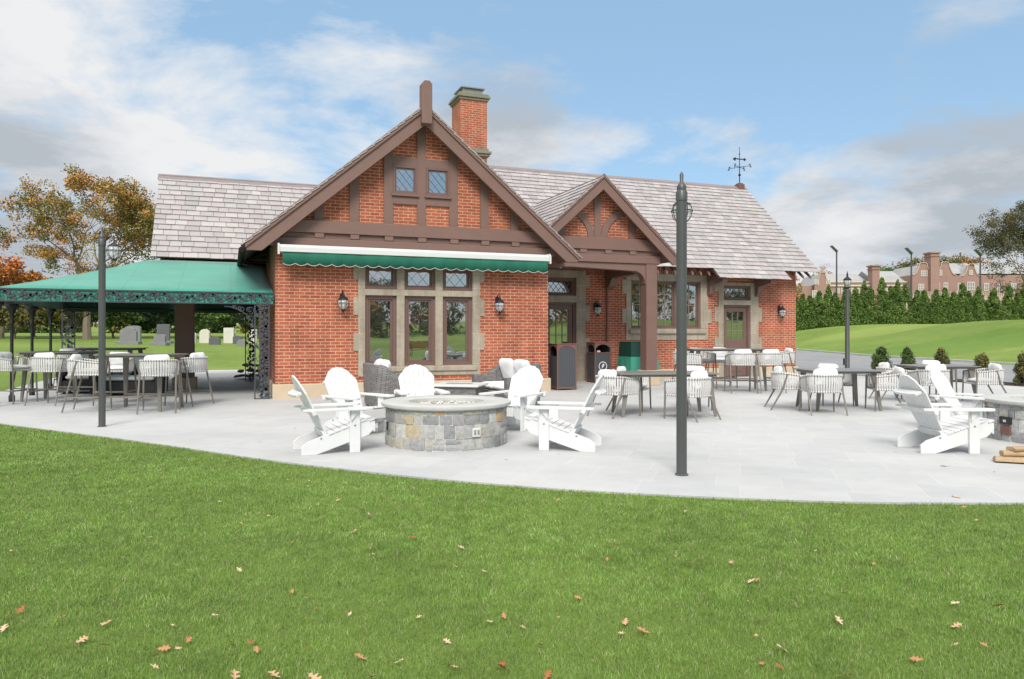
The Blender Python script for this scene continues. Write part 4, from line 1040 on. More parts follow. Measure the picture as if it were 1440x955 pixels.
# ============================================================ FIRE PITS
def fire_pit(cx_, cy_, Rw, lab, seed, fa, plates):
    t_ = thing('fire_pit', lab, 'fire pit', (cx_, cy_, 0), 0, 'round stone fire pits')
    rg = random.Random(seed); H = .50; Ri = Rw-.30
    mb = MB(); mb.lathe([(Rw-.010, 0), (Rw-.010, H)], (0,0,0), 64); mb.build('mortar_core', M['mortar'], t_, smooth=True)
    pal_ = [srgb(166, 166, 163), srgb(178, 177, 172), srgb(152, 152, 152), srgb(172, 167, 154), srgb(158, 156, 148), srgb(182, 168, 140), srgb(162, 160, 160), srgb(140, 141, 142), srgb(186, 158, 122)]
    wts = [6, 6, 4, 4, 3, 1, 5, 3, 1]
    mb = MB(); z = .006; course = [.135, .165, .13, .06]
    rowsH = [rg.uniform(.12, .15), rg.uniform(.15, .18), .12]; rowsH.append(H-.02-sum(rowsH))
    for h_ in rowsH:
        a = rg.random()*.3; end = a+2*PI
        while a < end-.02:
            w_ = rg.uniform(.09, .22)/Rw
            if end-a-w_ < .08: w_ = end-a
            def stone(a0, a1, z0, z1):
                g_ = .0045; n_ = 5; vs = []; out = Rw+rg.uniform(-.004, .006)
                for q in range(n_+1):
                    an = a0+g_/Rw+(a1-a0-2*g_/Rw)*q/n_
                    e = 1 if 0 < q < n_ else 0
                    for rad, zz in ((Rw-.03, z0+g_), (out-.004*(1-e)-.003, z0+g_), (out+.002*e, (z0+z1)/2), (out-.004*(1-e)-.003, z1-g_), (Rw-.03, z1-g_)):
                        vs.append((rad*math.cos(an), rad*math.sin(an), zz+rg.uniform(-.0025, .0025)))
                fs = [(q*5+k, q*5+k+1, (q+1)*5+k+1, (q+1)*5+k) for q in range(n_) for k in range(4)]
                fs += [(0, 1, 2, 3, 4), tuple(n_*5+k for k in (4, 3, 2, 1, 0))]
                c_ = rg.choices(pal_, wts)[0]; kk = rg.uniform(.82, 1.12)
                mb.add(vs, fs, tuple(x*kk for x in c_[:3]))
            if h_ > .13 and rg.random() < .18:
                zm = z+h_*rg.uniform(.4, .6); stone(a, a+w_, z, zm); stone(a, a+w_, zm, z+h_)
            else: stone(a, a+w_, z, z+h_)
            a += w_
        z += h_
    mb.build('stone_wall', M['pstone'], t_, smooth=False)
    mb = MB(); n = 64
    pr = [(Ri, H-.02), (Ri, H+.045), (Ri+.012, H+.055), (Rw+.035, H+.055), (Rw+.052, H+.045), (Rw+.057, H+.025), (Rw+.05, H+.005), (Rw+.03, H-.0)]
    vs = [(r_*math.cos(2*PI*k/n), r_*math.sin(2*PI*k/n), zz) for r_, zz in pr for k in range(n)]; m = len(pr)
    fs = [(i*n+k, i*n+(k+1) % n, ((i+1) % m)*n+(k+1) % n, ((i+1) % m)*n+k) for i in range(m) for k in range(n)]
    mb.add(vs, fs); mb.build('cap_ring', M['cap'], t_, smooth=True)
    mb = MB(); vs = [(0,0,H-.03)]; nr = 12
    for i in range(1, nr+1):
        for k in range(40):
            r_ = Ri*i/nr; vs.append((r_*math.cos(2*PI*k/40), r_*math.sin(2*PI*k/40), H-.03+rg.uniform(-.012, .016)))
    fs = [(0, 1+k, 1+(k+1) % 40) for k in range(40)]+[(1+i*40+k, 1+i*40+(k+1) % 40, 1+(i+1)*40+(k+1) % 40, 1+(i+1)*40+k) for i in range(nr-1) for k in range(40)]
    mb.add(vs, fs)
    for q in range(420):
        r_ = Ri*math.sqrt(rg.random())*.96; a = rg.random()*2*PI; s = rg.uniform(.010, .022)
        Mx = Matrix.Translation((r_*math.cos(a), r_*math.sin(a), H-.02+rg.random()*.01)) @ Matrix.Rotation(rg.random()*3, 4, Vector((rg.random(), rg.random(), .3)).normalized())
        mb.box(-s, s, -s*.8, s*.8, -s*.7, s*.7, M4=Mx)
    mb.build('fire_gravel', M['lavarock'], t_)
    for (ang, zz, kind) in plates:
        d = Vector((math.cos(ang), math.sin(ang), 0)); up = Vector((0,0,1)); sd = up.cross(d)
        Mx = Matrix((( sd.x, d.x, 0, d.x*(Rw+.012)), (sd.y, d.y, 0, d.y*(Rw+.012)), (0, 0, 1, zz), (0, 0, 0, 1)))
        if kind == 'outlet':
            mb = MB(); mb.box(-.055, .055, -.03, .012, -.055, .055, M4=Mx); pl = mb.build('outlet_cover', M['whitemetal'], t_, bevel=.006)
            mb = MB()
            for s in (-.026, .022): mb.box(s-.014, s+.014, .0125, .017, -.03, .03, M4=Mx)
            mb.build('outlet_flap', M['metalcap'], pl, bevel=.003)
        elif kind == 'key':
            mb = MB(); mb.box(-.03, .03, -.03, .006, -.05, .05, M4=Mx); pl = mb.build('control_plate', M['black'], t_, bevel=.003)
            mb = MB(); mb.box(-.012, .012, .0065, .010, -.02, .02, M4=Mx); mb.build('switch', M['metalcap'], pl)
        else:
            mb = MB(); mb.box(-.085, .085, -.03, .008, -.05, .05, M4=Mx); pl = mb.build('control_plate', M['black'], t_, bevel=.003)
            mb = MB()
            for s in (-.02, -.005, .012): mb.box(s-.005, s+.005, .0085, .0105, -.012, .010, M4=Mx)
            mb.box(-.025, .02, .0085, .0105, -.02, -.014, M4=Mx); mb.build('plate_mark', M['logo'], pl)
            mb = MB(); mb.box(-.075, .075, -.03, .006, -.19, -.075, M4=Mx); mb.build('air_vent', M['bin_frame'], t_, bevel=.006)
    return t_
P1 = W(628, 9.82); Rw = .80
# direction from the pit centre to the camera
def ang_to_cam(P): return math.atan2(-P[1], -P[0])
a1 = ang_to_cam(P1)
fire_pit(P1[0], P1[1], Rw, 'round grey fieldstone fire pit in the centre ringed by five white chairs', 5, 0, [(a1+.47, .22, 'outlet'), (a1-1.22, .26, 'key')])
P2c = (7.43, 10.05); P2 = (P2c[0]*CS+P2c[1]*SN, -P2c[0]*SN+P2c[1]*CS)
a2 = ang_to_cam(P2)
fire_pit(P2[0], P2[1], .86, 'round fieldstone fire pit with a black plate, cut by the right edge of the picture', 8, 0, [(a2-.72, .28, 'sign')])

# ============================================================ ADIRONDACK CHAIRS
def adirondack():
    t_ = thing('adirondack_chair', '', 'garden chair', (0,0,0), 0, 'white adirondack chairs around the fire pits')
    st_ = [(.36, .20), (.42, .26), (.445, .31), (.43, .36), (.39, .395), (.33, .40), (.28, .385), (-.38, .155), (-.45, .10), (-.45, 0), (-.27, 0)]
    for s in (-1, 1):
        mb = MB(); a = s*.255; mb.prism(st_, 'y', a-.016, a+.016); mb.build('side_rail', M['white'], t_, bevel=.004)
        mb = MB(); b = s*.29; mb.box(.12, .245, b-.017, b+.017, 0, .515); mb.build('leg', M['white'], t_, bevel=.004)
        mb = MB()
        out = [(.36, s*.24), (.40, s*.27), (.41, s*.33), (.38, s*.38), (.32, s*.395), (-.10, s*.385), (-.40, s*.345), (-.44, s*.32), (-.44, s*.29), (-.10, s*.27), (.20, s*.24)]
        mb.prism(out, 'z', .516, .545); mb.prism([(.13, .38), (.24, .515), (.13, .515)], 'y', s*.31, s*.33); ar = mb.build('arm', M['white'], t_, bevel=.005)
        mb = MB()
        for (x, z) in ((.18, .33), (.18, .47), (-.22, .19)):
            mb.lathe([(.012, 0), (.012, .006), (.006, .009)], (0,0,0), 8)
            k = len(mb.v)-24
            for i in range(k, len(mb.v)): p = mb.v[i]; mb.v[i] = (x+p[0], s*(.307 if x > 0 else .272)+s*p[2], z+p[1])
        mb.build('bolt', M['metalcap'], t_)
    mb = MB(); d = Vector((-.78, 0, -.262)).normalized()
    for k in range(7):
        p = Vector((.37, 0, .405))+d*(k*.082)
        if k == 0: p += Vector((.03, 0, -.02))
        mb.bar(p-Vector((0, .285, 0)), p+Vector((0, .285, 0)), .072, .022, up=(d.z, 0, -d.x))
    mb.bar((.43, -.27, .30), (.43, .27, .30), .022, .13)
    mb.build('seat', M['white'], t_, bevel=.004)
    mb = MB(); bd = Vector((-.45, 0, .89)).normalized(); nn = Vector((bd.z, 0, -bd.x)); b0 = Vector((-.14, 0, .215))
    for k in range(-3, 4):
        L1 = .80-.0125*k*k-.002*abs(k)**3
        yb, yt_ = k*.068, k*.084; wb, wt = .031, .0395
        e = L1-.02 ; sk = -.018*k
        pr = [(yb-wb, 0), (yb+wb, 0), (yt_+wt, L1+sk*1.0-.004), (yt_, L1+.008), (yt_-wt, L1-sk*1.0-.004)]
        vs = [b0+bd*v_+Vector((0, u, 0))+nn*q for q in (-.01, .01) for u, v_ in pr]; m = 5
        mb.add(vs, [tuple(range(m)), tuple(range(2*m-1, m-1, -1))]+[(i, i+m, (i+1) % m+m, (i+1) % m) for i in range(m)])
    mb.build('backrest', M['white'], t_, bevel=.004)
    mb = MB()
    p = b0+bd*.34-nn*.03; mb.bar(p-Vector((0,.37,0)), p+Vector((0,.37,0)), .05, .06, up=tuple(bd))
    p = b0+bd*.60-nn*.028; mb.prism([(-.27,-.04), (.27,-.04), (.25,.03), (.15,.05), (-.15,.05), (-.25,.03)], 'z', 0, .02)
    k0 = len(mb.v)-12
    for i in range(k0, len(mb.v)):
        q = mb.v[i]; mb.v[i] = tuple(p+Vector((0, q[0], 0))+bd*(q[2]-.01)*1.6+nn*(-q[1]-.05))
    p = b0+bd*.03-nn*.025; mb.bar(p-Vector((0,.24,0)), p+Vector((0,.24,0)), .03, .08, up=tuple(bd))
    mb.build('back_brace', M['white'], t_, bevel=.004)
    return t_
A0 = adirondack(); first = True
def place_adi(px_, D, pit, lab, dr=0):
    global first
    x, y = W(px_, D); rz = math.atan2(pit[1]-y, pit[0]-x)+R(dr)
    if first: A0.location = (x, y, 0); A0.rotation_euler = (0,0,rz); A0['label'] = lab; first = False
    else: dup(A0, (x, y, 0), rz, lab)
place_adi(470, 9.15, P1, 'white adirondack chair left of the centre fire pit, nearest the lawn')
place_adi(503, 10.75, P1, 'white adirondack chair behind the leftmost one at the centre fire pit, turned to the right', -6)
place_adi(592, 11.55, P1, 'white adirondack chair directly behind the centre fire pit facing the lawn')
place_adi(722, 11.2, P1, 'white adirondack chair in front of the wicker loveseat, facing the centre fire pit')
place_adi(792, 9.35, P1, 'white adirondack chair in side view right of the centre fire pit', 2)
place_adi(1328, 9.15, P2, 'white adirondack chair left of the right-hand fire pit, nearest the lawn', -22)
place_adi(1365, 10.7, P2, 'white adirondack chair with tall back behind the nearer chair at the right-hand fire pit', -10)

# ============================================================ ROPE CHAIRS
def rope_chair(bar):
    nm = 'bar_chair' if bar else 'dining_chair'
    t_ = thing(nm, '', 'bar chair' if bar else 'chair', (0,0,0), 0)
    zs = .68 if bar else .40; zr = .90 if bar else .64; rise = .05
    half = [(.27, .30), (.12, .305), (-.04, .305), (-.17, .285), (-.26, .22), (-.31, .11), (-.325, 0)]
    path = half+[(x, -y) for x, y in half[-2::-1]]
    # resample smoothly
    pts = []
    for i in range(len(path)-1):
        for q in range(4):
            a = q/4; p0 = path[max(i-1, 0)]; p1 = path[i]; p2 = path[i+1]; p3 = path[min(i+2, len(path)-1)]
            f = lambda k: .5*((2*p1[k])+(-p0[k]+p2[k])*a+(2*p0[k]-5*p1[k]+4*p2[k]-p3[k])*a*a+(-p0[k]+3*p1[k]-3*p2[k]+p3[k])*a**3)
            pts.append((f(0), f(1)))
    pts.append(path[-1])
    ztop = lambda x: zr+rise*smooth((.27-x)/.5)
    mb = MB(); mb.tube([(x, y, ztop(x)) for x, y in pts], .015, 8)
    mb.tube([(x*.96, y*.95, zs) for x, y in pts], .015, 8); mb.tube([(.26, .285, zs), (.26, -.285, zs)], .015, 8)
    mb.build('frame_rail', M['alu'], t_, smooth=True)
    # rope strips
    mb = MB(); L = [0]
    for a, b in zip(pts[:-1], pts[1:]): L.append(L[-1]+math.hypot(a[0]-b[0], a[1]-b[1]))
    tot = L[-1]; step = .044; k = int(tot/step); 
    def at(s):
        for i in range(len(pts)-1):
            if L[i+1] >= s:
                f = (s-L[i])/(L[i+1]-L[i]+1e-9); a, b = pts[i], pts[i+1]
                return (a[0]+(b[0]-a[0])*f, a[1]+(b[1]-a[1])*f)
        return pts[-1]
    for q in range(k+1):
        s = .012+(tot-.024)*q/k; p = at(s); p2 = at(min(s+.012, tot)); p1 = at(max(s-.012, 0)); tx, ty = p2[0]-p1[0], p2[1]-p1[1]; l = math.hypot(tx, ty) or 1; tx /= l; ty /= l
        nx_, ny_ = (p[0], p[1]); ll = math.hypot(nx_, ny_); nx_ /= ll; ny_ /= ll
        hw = .0155; vs = []
        rows = 5
        for r_ in range(rows):
            f = r_/(rows-1); z = zs+(ztop(p[0])-zs)*f; sc_ = .955+.045*f; bul = .018*math.sin(f*PI)
            for e in (-1, 1): vs.append((p[0]*sc_+nx_*bul+tx*hw*e, p[1]*sc_+ny_*bul+ty*hw*e, z))
        o = len(vs)
        vs2 = [(x-nx_*.008, y-ny_*.008, z) for x, y, z in vs]
        fs = [(2*r_, 2*r_+1, 2*r_+3, 2*r_+2) for r_ in range(rows-1)]+[(o+2*r_, o+2*r_+2, o+2*r_+3, o+2*r_+1) for r_ in range(rows-1)]
        fs += [(2*r_, 2*r_+2, o+2*r_+2, o+2*r_) for r_ in range(rows-1)]+[(2*r_+1, o+2*r_+1, o+2*r_+3, 2*r_+3) for r_ in range(rows-1)]
        mb.add(vs+vs2, fs)
        for (zc, sc_) in ((ztop(p[0]), 1.0), (zs, .955)):
            c_ = Vector((p[0]*sc_, p[1]*sc_, zc)); T = Vector((tx, ty, 0))
            mb.tube([c_-T*.012, c_+T*.012], .0185, 8)
    for q in range(11):
        y = -.25+q*.05; c_ = Vector((.26, y, zs)); mb.tube([c_-Vector((0,.0125,0)), c_+Vector((0,.0125,0))], .0185, 8)
        mb.bar((.26, y, zs-.004), (-.26, y, zs-.004), .025, .008)
    mb.build('rope_weave', M['rope'], t_)
    # legs
    fl = .035 if bar else .01; rl = .10 if bar else .16
    for s in (-1, 1):
        mb = MB(); mb.tube([(.27, s*.302, ztop(.27)), (.275+fl*.3, s*.30, zs), (.28+fl, s*(.30+fl*.4), 0)], [.018, .018, .014], 8); mb.build('leg', M['alu'], t_, smooth=True)
        mb = MB(); mb.tube([(-.10, s*.305, ztop(-.1)), (-.18, s*.30, zs), (-.24-rl, s*(.30+fl*.4), 0)], [.018, .018, .014], 8); mb.build('leg', M['alu'], t_, smooth=True)
    if bar:
        mb = MB(); zf = .27; xf, xb_ = .30, -.305; yy = .308
        mb.bar((xf, -yy, zf), (xf, yy, zf), .022, .03); mb.bar((xf, yy, zf), (xb_, yy, zf), .018, .022); mb.bar((xf, -yy, zf), (xb_, -yy, zf), .018, .022)
        mb.build('footrest', M['alu'], t_, bevel=.003)
    mb = MB(); mb.pillow(.52, .53, .11, Matrix.Translation((-.005, 0, zs+.055)), e=.35, wob=.004, seed=1); mb.build('seat_cushion', M['cushion'], t_, smooth='all')
    hb = .29 if bar else .33
    mb = MB(); mb.pillow(hb, .43, .15, Matrix.Translation((-.22, 0, zs+.09+hb/2)) @ Matrix.Rotation(R(-76), 4, 'Y'), e=.5, wob=.022, seed=2); mb.build('back_cushion', M['cushion'], t_, smooth='all')
    return t_
protoC = rope_chair(False); protoB = rope_chair(True); used = {'c': 0, 'b': 0}
CAMR = -YAW    # heading of "to the right in the picture"
def chair(kind, px_, D, head, lab, grp):
    """head: degrees, 0 = facing right in the photo, 90 = facing away from the camera"""
    pr = protoC if kind == 'c' else protoB; x, y = W(px_, D); rz = CAMR+R(head)
    if not used[kind]: pr.location = (x, y, 0); pr.rotation_euler = (0, 0, rz); pr['label'] = lab; pr['group'] = grp; used[kind] = 1; return pr
    return dup(pr, (x, y, 0), rz, lab, grp)
def table(px_, D, head, w_, d_, h_, lab, bar=False, cat='dining table'):
    x, y = W(px_, D); t_ = thing('bar_table' if bar else 'dining_table', lab, cat, (x, y, 0), CAMR+R(head), 'bar height tables' if bar else 'dining tables on the patio')
    mb = MB(); mb.box(-w_/2, w_/2, -d_/2, d_/2, h_-.022, h_); mb.box(-w_/2+.05, w_/2-.05, -d_/2+.05, d_/2-.05, h_-.06, h_-.0221); mb.build('table_top', M['tabletop'], t_, bevel=.004)
    for sx_ in (-1, 1):
        for sy_ in (-1, 1):
            mb = MB(); a = (sx_*(w_/2-.16), sy_*(d_/2-.13), h_-.06); b = (sx_*(w_/2-(.10 if bar else .06)), sy_*(d_/2-.05), 0)
            A, B = Vector(a), Vector(b); vs = []
            for p, q in ((A, .05), (B, .025)): vs += [p+Vector((i*q, j*q*.6, 0)) for i, j in ((-1,-1),(1,-1),(1,1),(-1,1))]
            mb.add(vs, [(0,3,2,1),(4,5,6,7),(0,1,5,4),(1,2,6,5),(2,3,7,6),(3,0,4,7)]); mb.build('leg', M['alu'], t_, bevel=.003)
    if bar:
        mb = MB(); q = w_/2-.12; r_ = d_/2-.08; mb.bar((-q, -r_, .26), (q, -r_, .26), .05, .03); mb.bar((-q, r_, .26), (q, r_, .26), .05, .03); mb.build('foot_rail', M['alu'], t_)
    return t_
# group A : dining table right of the centre fire pit
gA = 'rope chairs around the table behind the near lamp post'
table(932, 13.15, 4, 1.75, .95, .75, 'taupe dining table between the entry post and the near lamp post')
chair('c', 866, 12.9, 38, 'rope dining chair left of the table by the near lamp post, seen from behind', gA)
chair('c', 888, 13.9, -25, 'rope dining chair half hidden at the far left of the near table', gA)
chair('c', 970, 12.45, 128, 'rope dining chair seen from behind just right of the near lamp post', gA)
chair('c', 976, 14.1, -100, 'rope dining chair across the table, pillow showing right of the near lamp post', gA)
# group B
gB = 'rope chairs around the table by the drive'
table(1178, 14.15, 2, 1.32, 1.0, .75, 'square taupe dining table in front of the slim lamp post')
chair('c', 1110, 14.1, -8, 'rope dining chair in side view left of the square table, facing right', gB)
chair('c', 1156, 13.35, 85, 'rope dining chair with its back to the camera at the square table', gB)
chair('c', 1247, 13.85, 170, 'rope dining chair right of the square table, facing left in side view', gB)
chair('c', 1170, 15.0, -90, 'rope dining chair behind the square table, only its white pillow and seat showing', gB)
gC = 'rope chairs around the rightmost table'
table(1316, 16.0, 0, 1.35, 1.0, .75, 'square taupe dining table in front of the small shrubs on the right')
chair('c', 1257, 15.9, -5, 'rope dining chair left of the rightmost table, in front of the first shrub', gC)
chair('c', 1308, 15.1, 92, 'rope dining chair with its back to the camera behind the right-hand white chairs', gC)
chair('c', 1384, 15.4, 172, 'rope dining chair right of the rightmost table, facing left', gC)
chair('c', 1316, 16.9, -90, 'rope dining chair at the far side of the rightmost table, only its pillow showing', gC)
gD = 'bar chairs at the bar table by the second door'
table(1022, 18.75, 3, 1.95, .8, 1.05, 'long taupe bar table in front of the second door', bar=True, cat='bar table')
chair('b', 1042, 17.95, 88, 'bar chair seen from behind directly in front of the second door', gD)
chair('b', 1079, 18.05, 97, 'bar chair seen from behind, right of the one before the second door', gD)
chair('b', 1098, 19.2, 178, 'bar chair at the right end of the long bar table, facing left', gD)
chair('b', 1015, 19.7, -90, 'bar chair behind the long bar table, pillow showing left of the second door', gD)
chair('b', 984, 19.3, -75, 'bar chair behind the left end of the long bar table, below the triple casement', gD)
chair('b', 966, 18.6, 5, 'bar chair at the left end of the long bar table beside the near lamp post', gD)
gE = 'bar chairs under and in front of the canopy'
table(84, 15.9, -2, 1.35, .85, 1.05, 'taupe bar table under the left part of the canopy', bar=True, cat='bar table')
table(200, 14.0, -4, 1.35, .9, 1.05, 'taupe bar table just right of the left lamp post', bar=True, cat='bar table')
chair('b', 17, 15.3, -8, 'bar chair at the left edge of the picture, facing right', gE)
chair('b', 73, 15.0, 86, 'bar chair seen from behind, second from the left edge of the picture', gE)
chair('b', 124, 13.75, 14, 'bar chair turned right, just left of the left lamp post', gE)
chair('b', 224, 13.55, 108, 'bar chair seen from behind just right of the left lamp post', gE)
chair('b', 266, 14.9, 165, 'bar chair facing left in front of the square porch post', gE)
chair('b', 163, 15.0, -80, 'bar chair behind the left lamp post, facing the camera', gE)
table(150, 19.6, 3, 1.8, .85, 1.05, 'dark bar table further back under the canopy', bar=True, cat='bar table')
chair('b', 103, 18.9, 88, 'bar chair further back under the canopy, left of the left lamp post', gE)
chair('b', 112, 20.6, -86, 'bar chair at the far side of the back table under the canopy', gE)

# ============================================================ WICKER SOFAS + LOW TABLE
def sofa(name, lab, px_, D, head, wid, dark=False, hb=.84, dep=.85):
    x, y = W(px_, D); t_ = thing(name, lab, 'sofa', (x, y, 0), CAMR+R(head), 'wicker lounge seats')
    mt = M['wicker_dark'] if dark else M['wicker']; h = wid/2
    mb = MB()
    # shell: U path with height falling to the arms
    path = [(dep/2, h), (.1, h+.01), (-dep/2+.25, h), (-dep/2+.07, h-.1), (-dep/2, h-.28), (-dep/2-.01, 0)]
    path = path+[(a, -b) for a, b in path[-2::-1]]
    zt_ = lambda a: .60+(hb-.60)*smooth((.18-a)/.5)
    n = 0; vs = []; pp = []
    for i in range(len(path)-1):
        for q in range(4): f = q/4; pp.append((path[i][0]*(1-f)+path[i+1][0]*f, path[i][1]*(1-f)+path[i+1][1]*f))
    pp.append(path[-1]); m = len(pp)
    for i, (a, b) in enumerate(pp):
        d = Vector((pp[min(i+1, m-1)][0]-pp[max(i-1, 0)][0], pp[min(i+1, m-1)][1]-pp[max(i-1, 0)][1])).normalized(); nrm = Vector((d.y, -d.x))
        if nrm.dot(Vector((a, b))) > 0: nrm = -nrm
        for (o_, z) in ((0, .04), (-.02, .35), (-.035, zt_(a)-.03), (-.02, zt_(a)), (.08, zt_(a)), (.10, zt_(a)-.03), (.09, .04)):
            vs.append((a+nrm.x*o_, b+nrm.y*o_, z))
    fs = [(i*7+k, i*7+(k+1) % 7, (i+1)*7+(k+1) % 7, (i+1)*7+k) for i in range(m-1) for k in range(7)]+[tuple(range(7)), tuple((m-1)*7+k for k in range(6, -1, -1))]
    mb.add(vs, fs); mb.build('wicker_shell', mt, t_, smooth=True)
    mb = MB(); mb.box(-dep/2+.1, dep/2-.02, -h+.1, h-.1, .08, .32); mb.build('seat_base', mt, t_, bevel=.01)
    nc = 2 if wid > 1.1 else 1; cw_ = (wid-.24)/nc
    for k in range(nc):
        yc = -(wid-.24)/2+cw_*(k+.5)
        mb = MB(); mb.pillow(dep-.16, cw_-.01, .17, Matrix.Translation((.03, yc, .39)), e=.25, wob=.004, seed=k); mb.build('seat_cushion', M['cushion'], t_, smooth='all')
        mb = MB(); mb.pillow(.48, cw_-.06, .2, Matrix.Translation((-dep/2+.24, yc, .70)) @ Matrix.Rotation(R(-72), 4, 'Y'), e=.4, wob=.012, seed=k+5); mb.build('back_cushion', M['cushion'], t_, smooth='all')
    for sx_ in (-1, 1):
        for sy_ in (-1, 1):
            mb = MB(); mb.box(sx_*(dep/2-.1)-.025, sx_*(dep/2-.1)+.025, sy_*(h-.12)-.025, sy_*(h-.12)+.025, 0, .08); mb.build('foot', M['black'], t_)
    return t_
sofa('wicker_sofa', 'grey wicker sofa seen from behind its curved back, left of the triple window', 548, 14.6, 20, 1.45)
sofa('wicker_sofa', 'grey wicker loveseat with white pillows against the brick right of the triple window', 714, 14.7, -152, 1.5)
sofa('wicker_armchair', 'dark wicker lounge seat under the canopy behind the bar chairs', 185, 17.4, -82, 1.5, dark=True, hb=.7)
sofa('wicker_armchair', 'dark wicker armchair under the canopy near the left columns', 118, 17.9, -70, .95, dark=True, hb=.7)
x, y = W(646, 14.2); t_ = thing('coffee_table', 'low white square table between the wicker sofas', 'low table', (x, y, 0), CAMR+R(-12), None)
mb = MB(); mb.box(-.48, .48, -.42, .42, .435, .475); mb.build('table_top', M['whitemetal'], t_, bevel=.012)
mb = MB(); mb.box(-.42, .42, -.36, .36, .02, .434); mb.build('table_base', M['wicker'], t_, bevel=.01)
mb = MB(); mb.box(-.25, .25, -.06, .06, .476, .482); mb.build('burner_cover', M['alu'], t_, bevel=.002)

# ============================================================ BINS + COVERED CART
def logo(parent, c, r_, yface):
    """ring emblem with a slanting feather, facing -Y"""
    mb = MB(); n = 28; vs = []
    for rad in (r_, r_*.84):
        for k in range(n): a = 2*PI*k/n; vs.append((c[0]+rad*math.cos(a), yface, c[1]+rad*math.sin(a)))
    mb.add(vs, [(k, (k+1) % n, n+(k+1) % n, n+k) for k in range(n)])
    a = R(62); d = (math.cos(a), math.sin(a)); q = (-d[1], d[0]); L = r_*.62
    pr = [(-1.0, 0), (-.55, .12), (-.2, .30), (.3, .34), (.75, .2), (1, 0), (.7, -.22), (.2, -.30), (-.3, -.22), (-.6, -.08)]
    mb.add([(c[0]+d[0]*L*u+q[0]*L*v_, yface, c[1]+d[1]*L*u+q[1]*L*v_) for u, v_ in pr], [tuple(range(len(pr)))])
    for u in (-.4, -.1, .2, .5): mb.tube([(c[0]+d[0]*L*u, yface-.001, c[1]+d[1]*L*u), (c[0]+d[0]*L*(u+.25)+q[0]*L*.5, yface-.001, c[1]+d[1]*L*(u+.25)+q[1]*L*.5)], r_*.035, 4)
    mb.build('emblem', M['logo'], parent)
def litter_bin(x, y, lab, opening, emblem):
    t_ = thing('litter_bin', lab, 'litter bin', (x, y, 0), 0, 'bronze framed litter bins'); w_, H = .27, 1.15
    mb = MB(); f = .035
    for sx_ in (-1, 1):
        for sy_ in (-1, 1): mb.box(sx_*w_-(f if sx_ > 0 else 0), sx_*w_+(f if sx_ < 0 else 0), sy_*w_-(f if sy_ > 0 else 0), sy_*w_+(f if sy_ < 0 else 0), 0, H+.02)
    arch = [(-w_+f, H), (-w_+f, H-.20)]+[(-(w_-f)*math.cos(k/10*PI), H-.20+.16*math.sin(k/10*PI)) for k in range(1, 10)]+[(w_-f, H-.20), (w_-f, H)]
    mb.prism(arch, 'y', -w_, -w_+f); mb.prism(arch, 'y', w_-f, w_)
    mb.prism(arch, 'x', -w_, -w_+f); mb.prism(arch, 'x', w_-f, w_)
    for z0, z1 in ((.03, .08), (H-.30, H-.27)) if opening else ((.03, .08),):
        mb.box(-w_+f, w_-f, -w_+.001, -w_+f, z0, z1); mb.box(-w_+.001, -w_+f, -w_+f, w_-f, z0, z1); mb.box(w_-f, w_-.001, -w_+f, w_-f, z0, z1)
    mb.build('bin_frame', M['bin_frame'], t_, bevel=.004)
    top = H-.30 if opening else H-.05
    mb = MB(); n = 6; ww_ = 2*(w_-f)/n
    for k in range(n):
        a = -w_+f+k*ww_
        mb.box(a+.002, a+ww_-.002, -w_+.012, -w_+.028, .08, top); mb.box(-w_+.012, -w_+.028, a+.002, a+ww_-.002, .08, H-.3); mb.box(w_-.028, w_-.012, a+.002, a+ww_-.002, .08, H-.05)
    mb.build('side_panel', M['bin_panel'], t_)
    mb = MB(); mb.box(-w_+.03, w_-.03, -w_+.03, w_-.03, .03, H-.3); mb.box(-w_+.04, w_-.04, w_-.05, w_-.04, H-.3, H-.02); mb.build('liner', M['black'], t_)
    mb = MB(); mb.box(-w_-.01, w_+.01, -w_-.01, w_+.01, H+.001, H+.025); mb.build('lid', M['bin_frame'], t_, bevel=.006)
    if opening:
        mb = MB(); mb.pillow(.12, .1, .08, Matrix.Translation((-.06, -.08, H-.25))); mb.build('rubbish', M['white'], t_, smooth='all')
    if emblem: logo(t_, (0, .48), .135, -w_+.010)
    return t_
b1 = W(791, 18.95); litter_bin(b1[0], b1[1], 'bronze framed litter bin with closed grey front beside the gable corner', False, False)
b2 = W(842, 21.7); litter_bin(b2[0], b2[1], 'bronze framed litter bin with open arch and round white emblem below the porch lantern', True, True)
cq = W(897, 21.6); t_ = thing('covered_cart', 'cart under a two-tone green vinyl cover with a round emblem, behind the porch post', 'covered cart', (cq[0], cq[1], 0))
mb = MB(); vs = []; N_ = 48
def cover(mb, z0, z1, w0, w1, d0, d1, amp, n=N_, rows=7):
    vs = []
    for r_ in range(rows+1):
        f = r_/rows; z = z0+(z1-z0)*f; w_ = w0+(w1-w0)*f; d_ = d0+(d1-d0)*f
        for k in range(n):
            a = 2*PI*k/n; c_, s_ = math.cos(a), math.sin(a); q = max(abs(c_), abs(s_)); wv = 1+amp*(1-f)*math.sin(a*9+f*2)
            vs.append((c_/q*w_*wv, s_/q*d_*wv, z))
    fs = [(r_*n+k, r_*n+(k+1) % n, (r_+1)*n+(k+1) % n, (r_+1)*n+k) for r_ in range(rows) for k in range(n)]+[tuple(rows*n+k for k in range(n))]
    mb.add(vs, fs)
cover(mb, .70, 1.17, .44, .42, .36, .34, .012); mb.build('upper_cover', M['green_dark'], t_, smooth=True)
mb = MB(); cover(mb, .06, .76, .49, .45, .42, .37, .05); mb.build('lower_cover', M['green_mid'], t_, smooth=True)
mb = MB(); mb.box(-.43, .43, -.35, .35, 1.171, 1.19); mb.build('cover_seam', M['green_dark'], t_, bevel=.008)
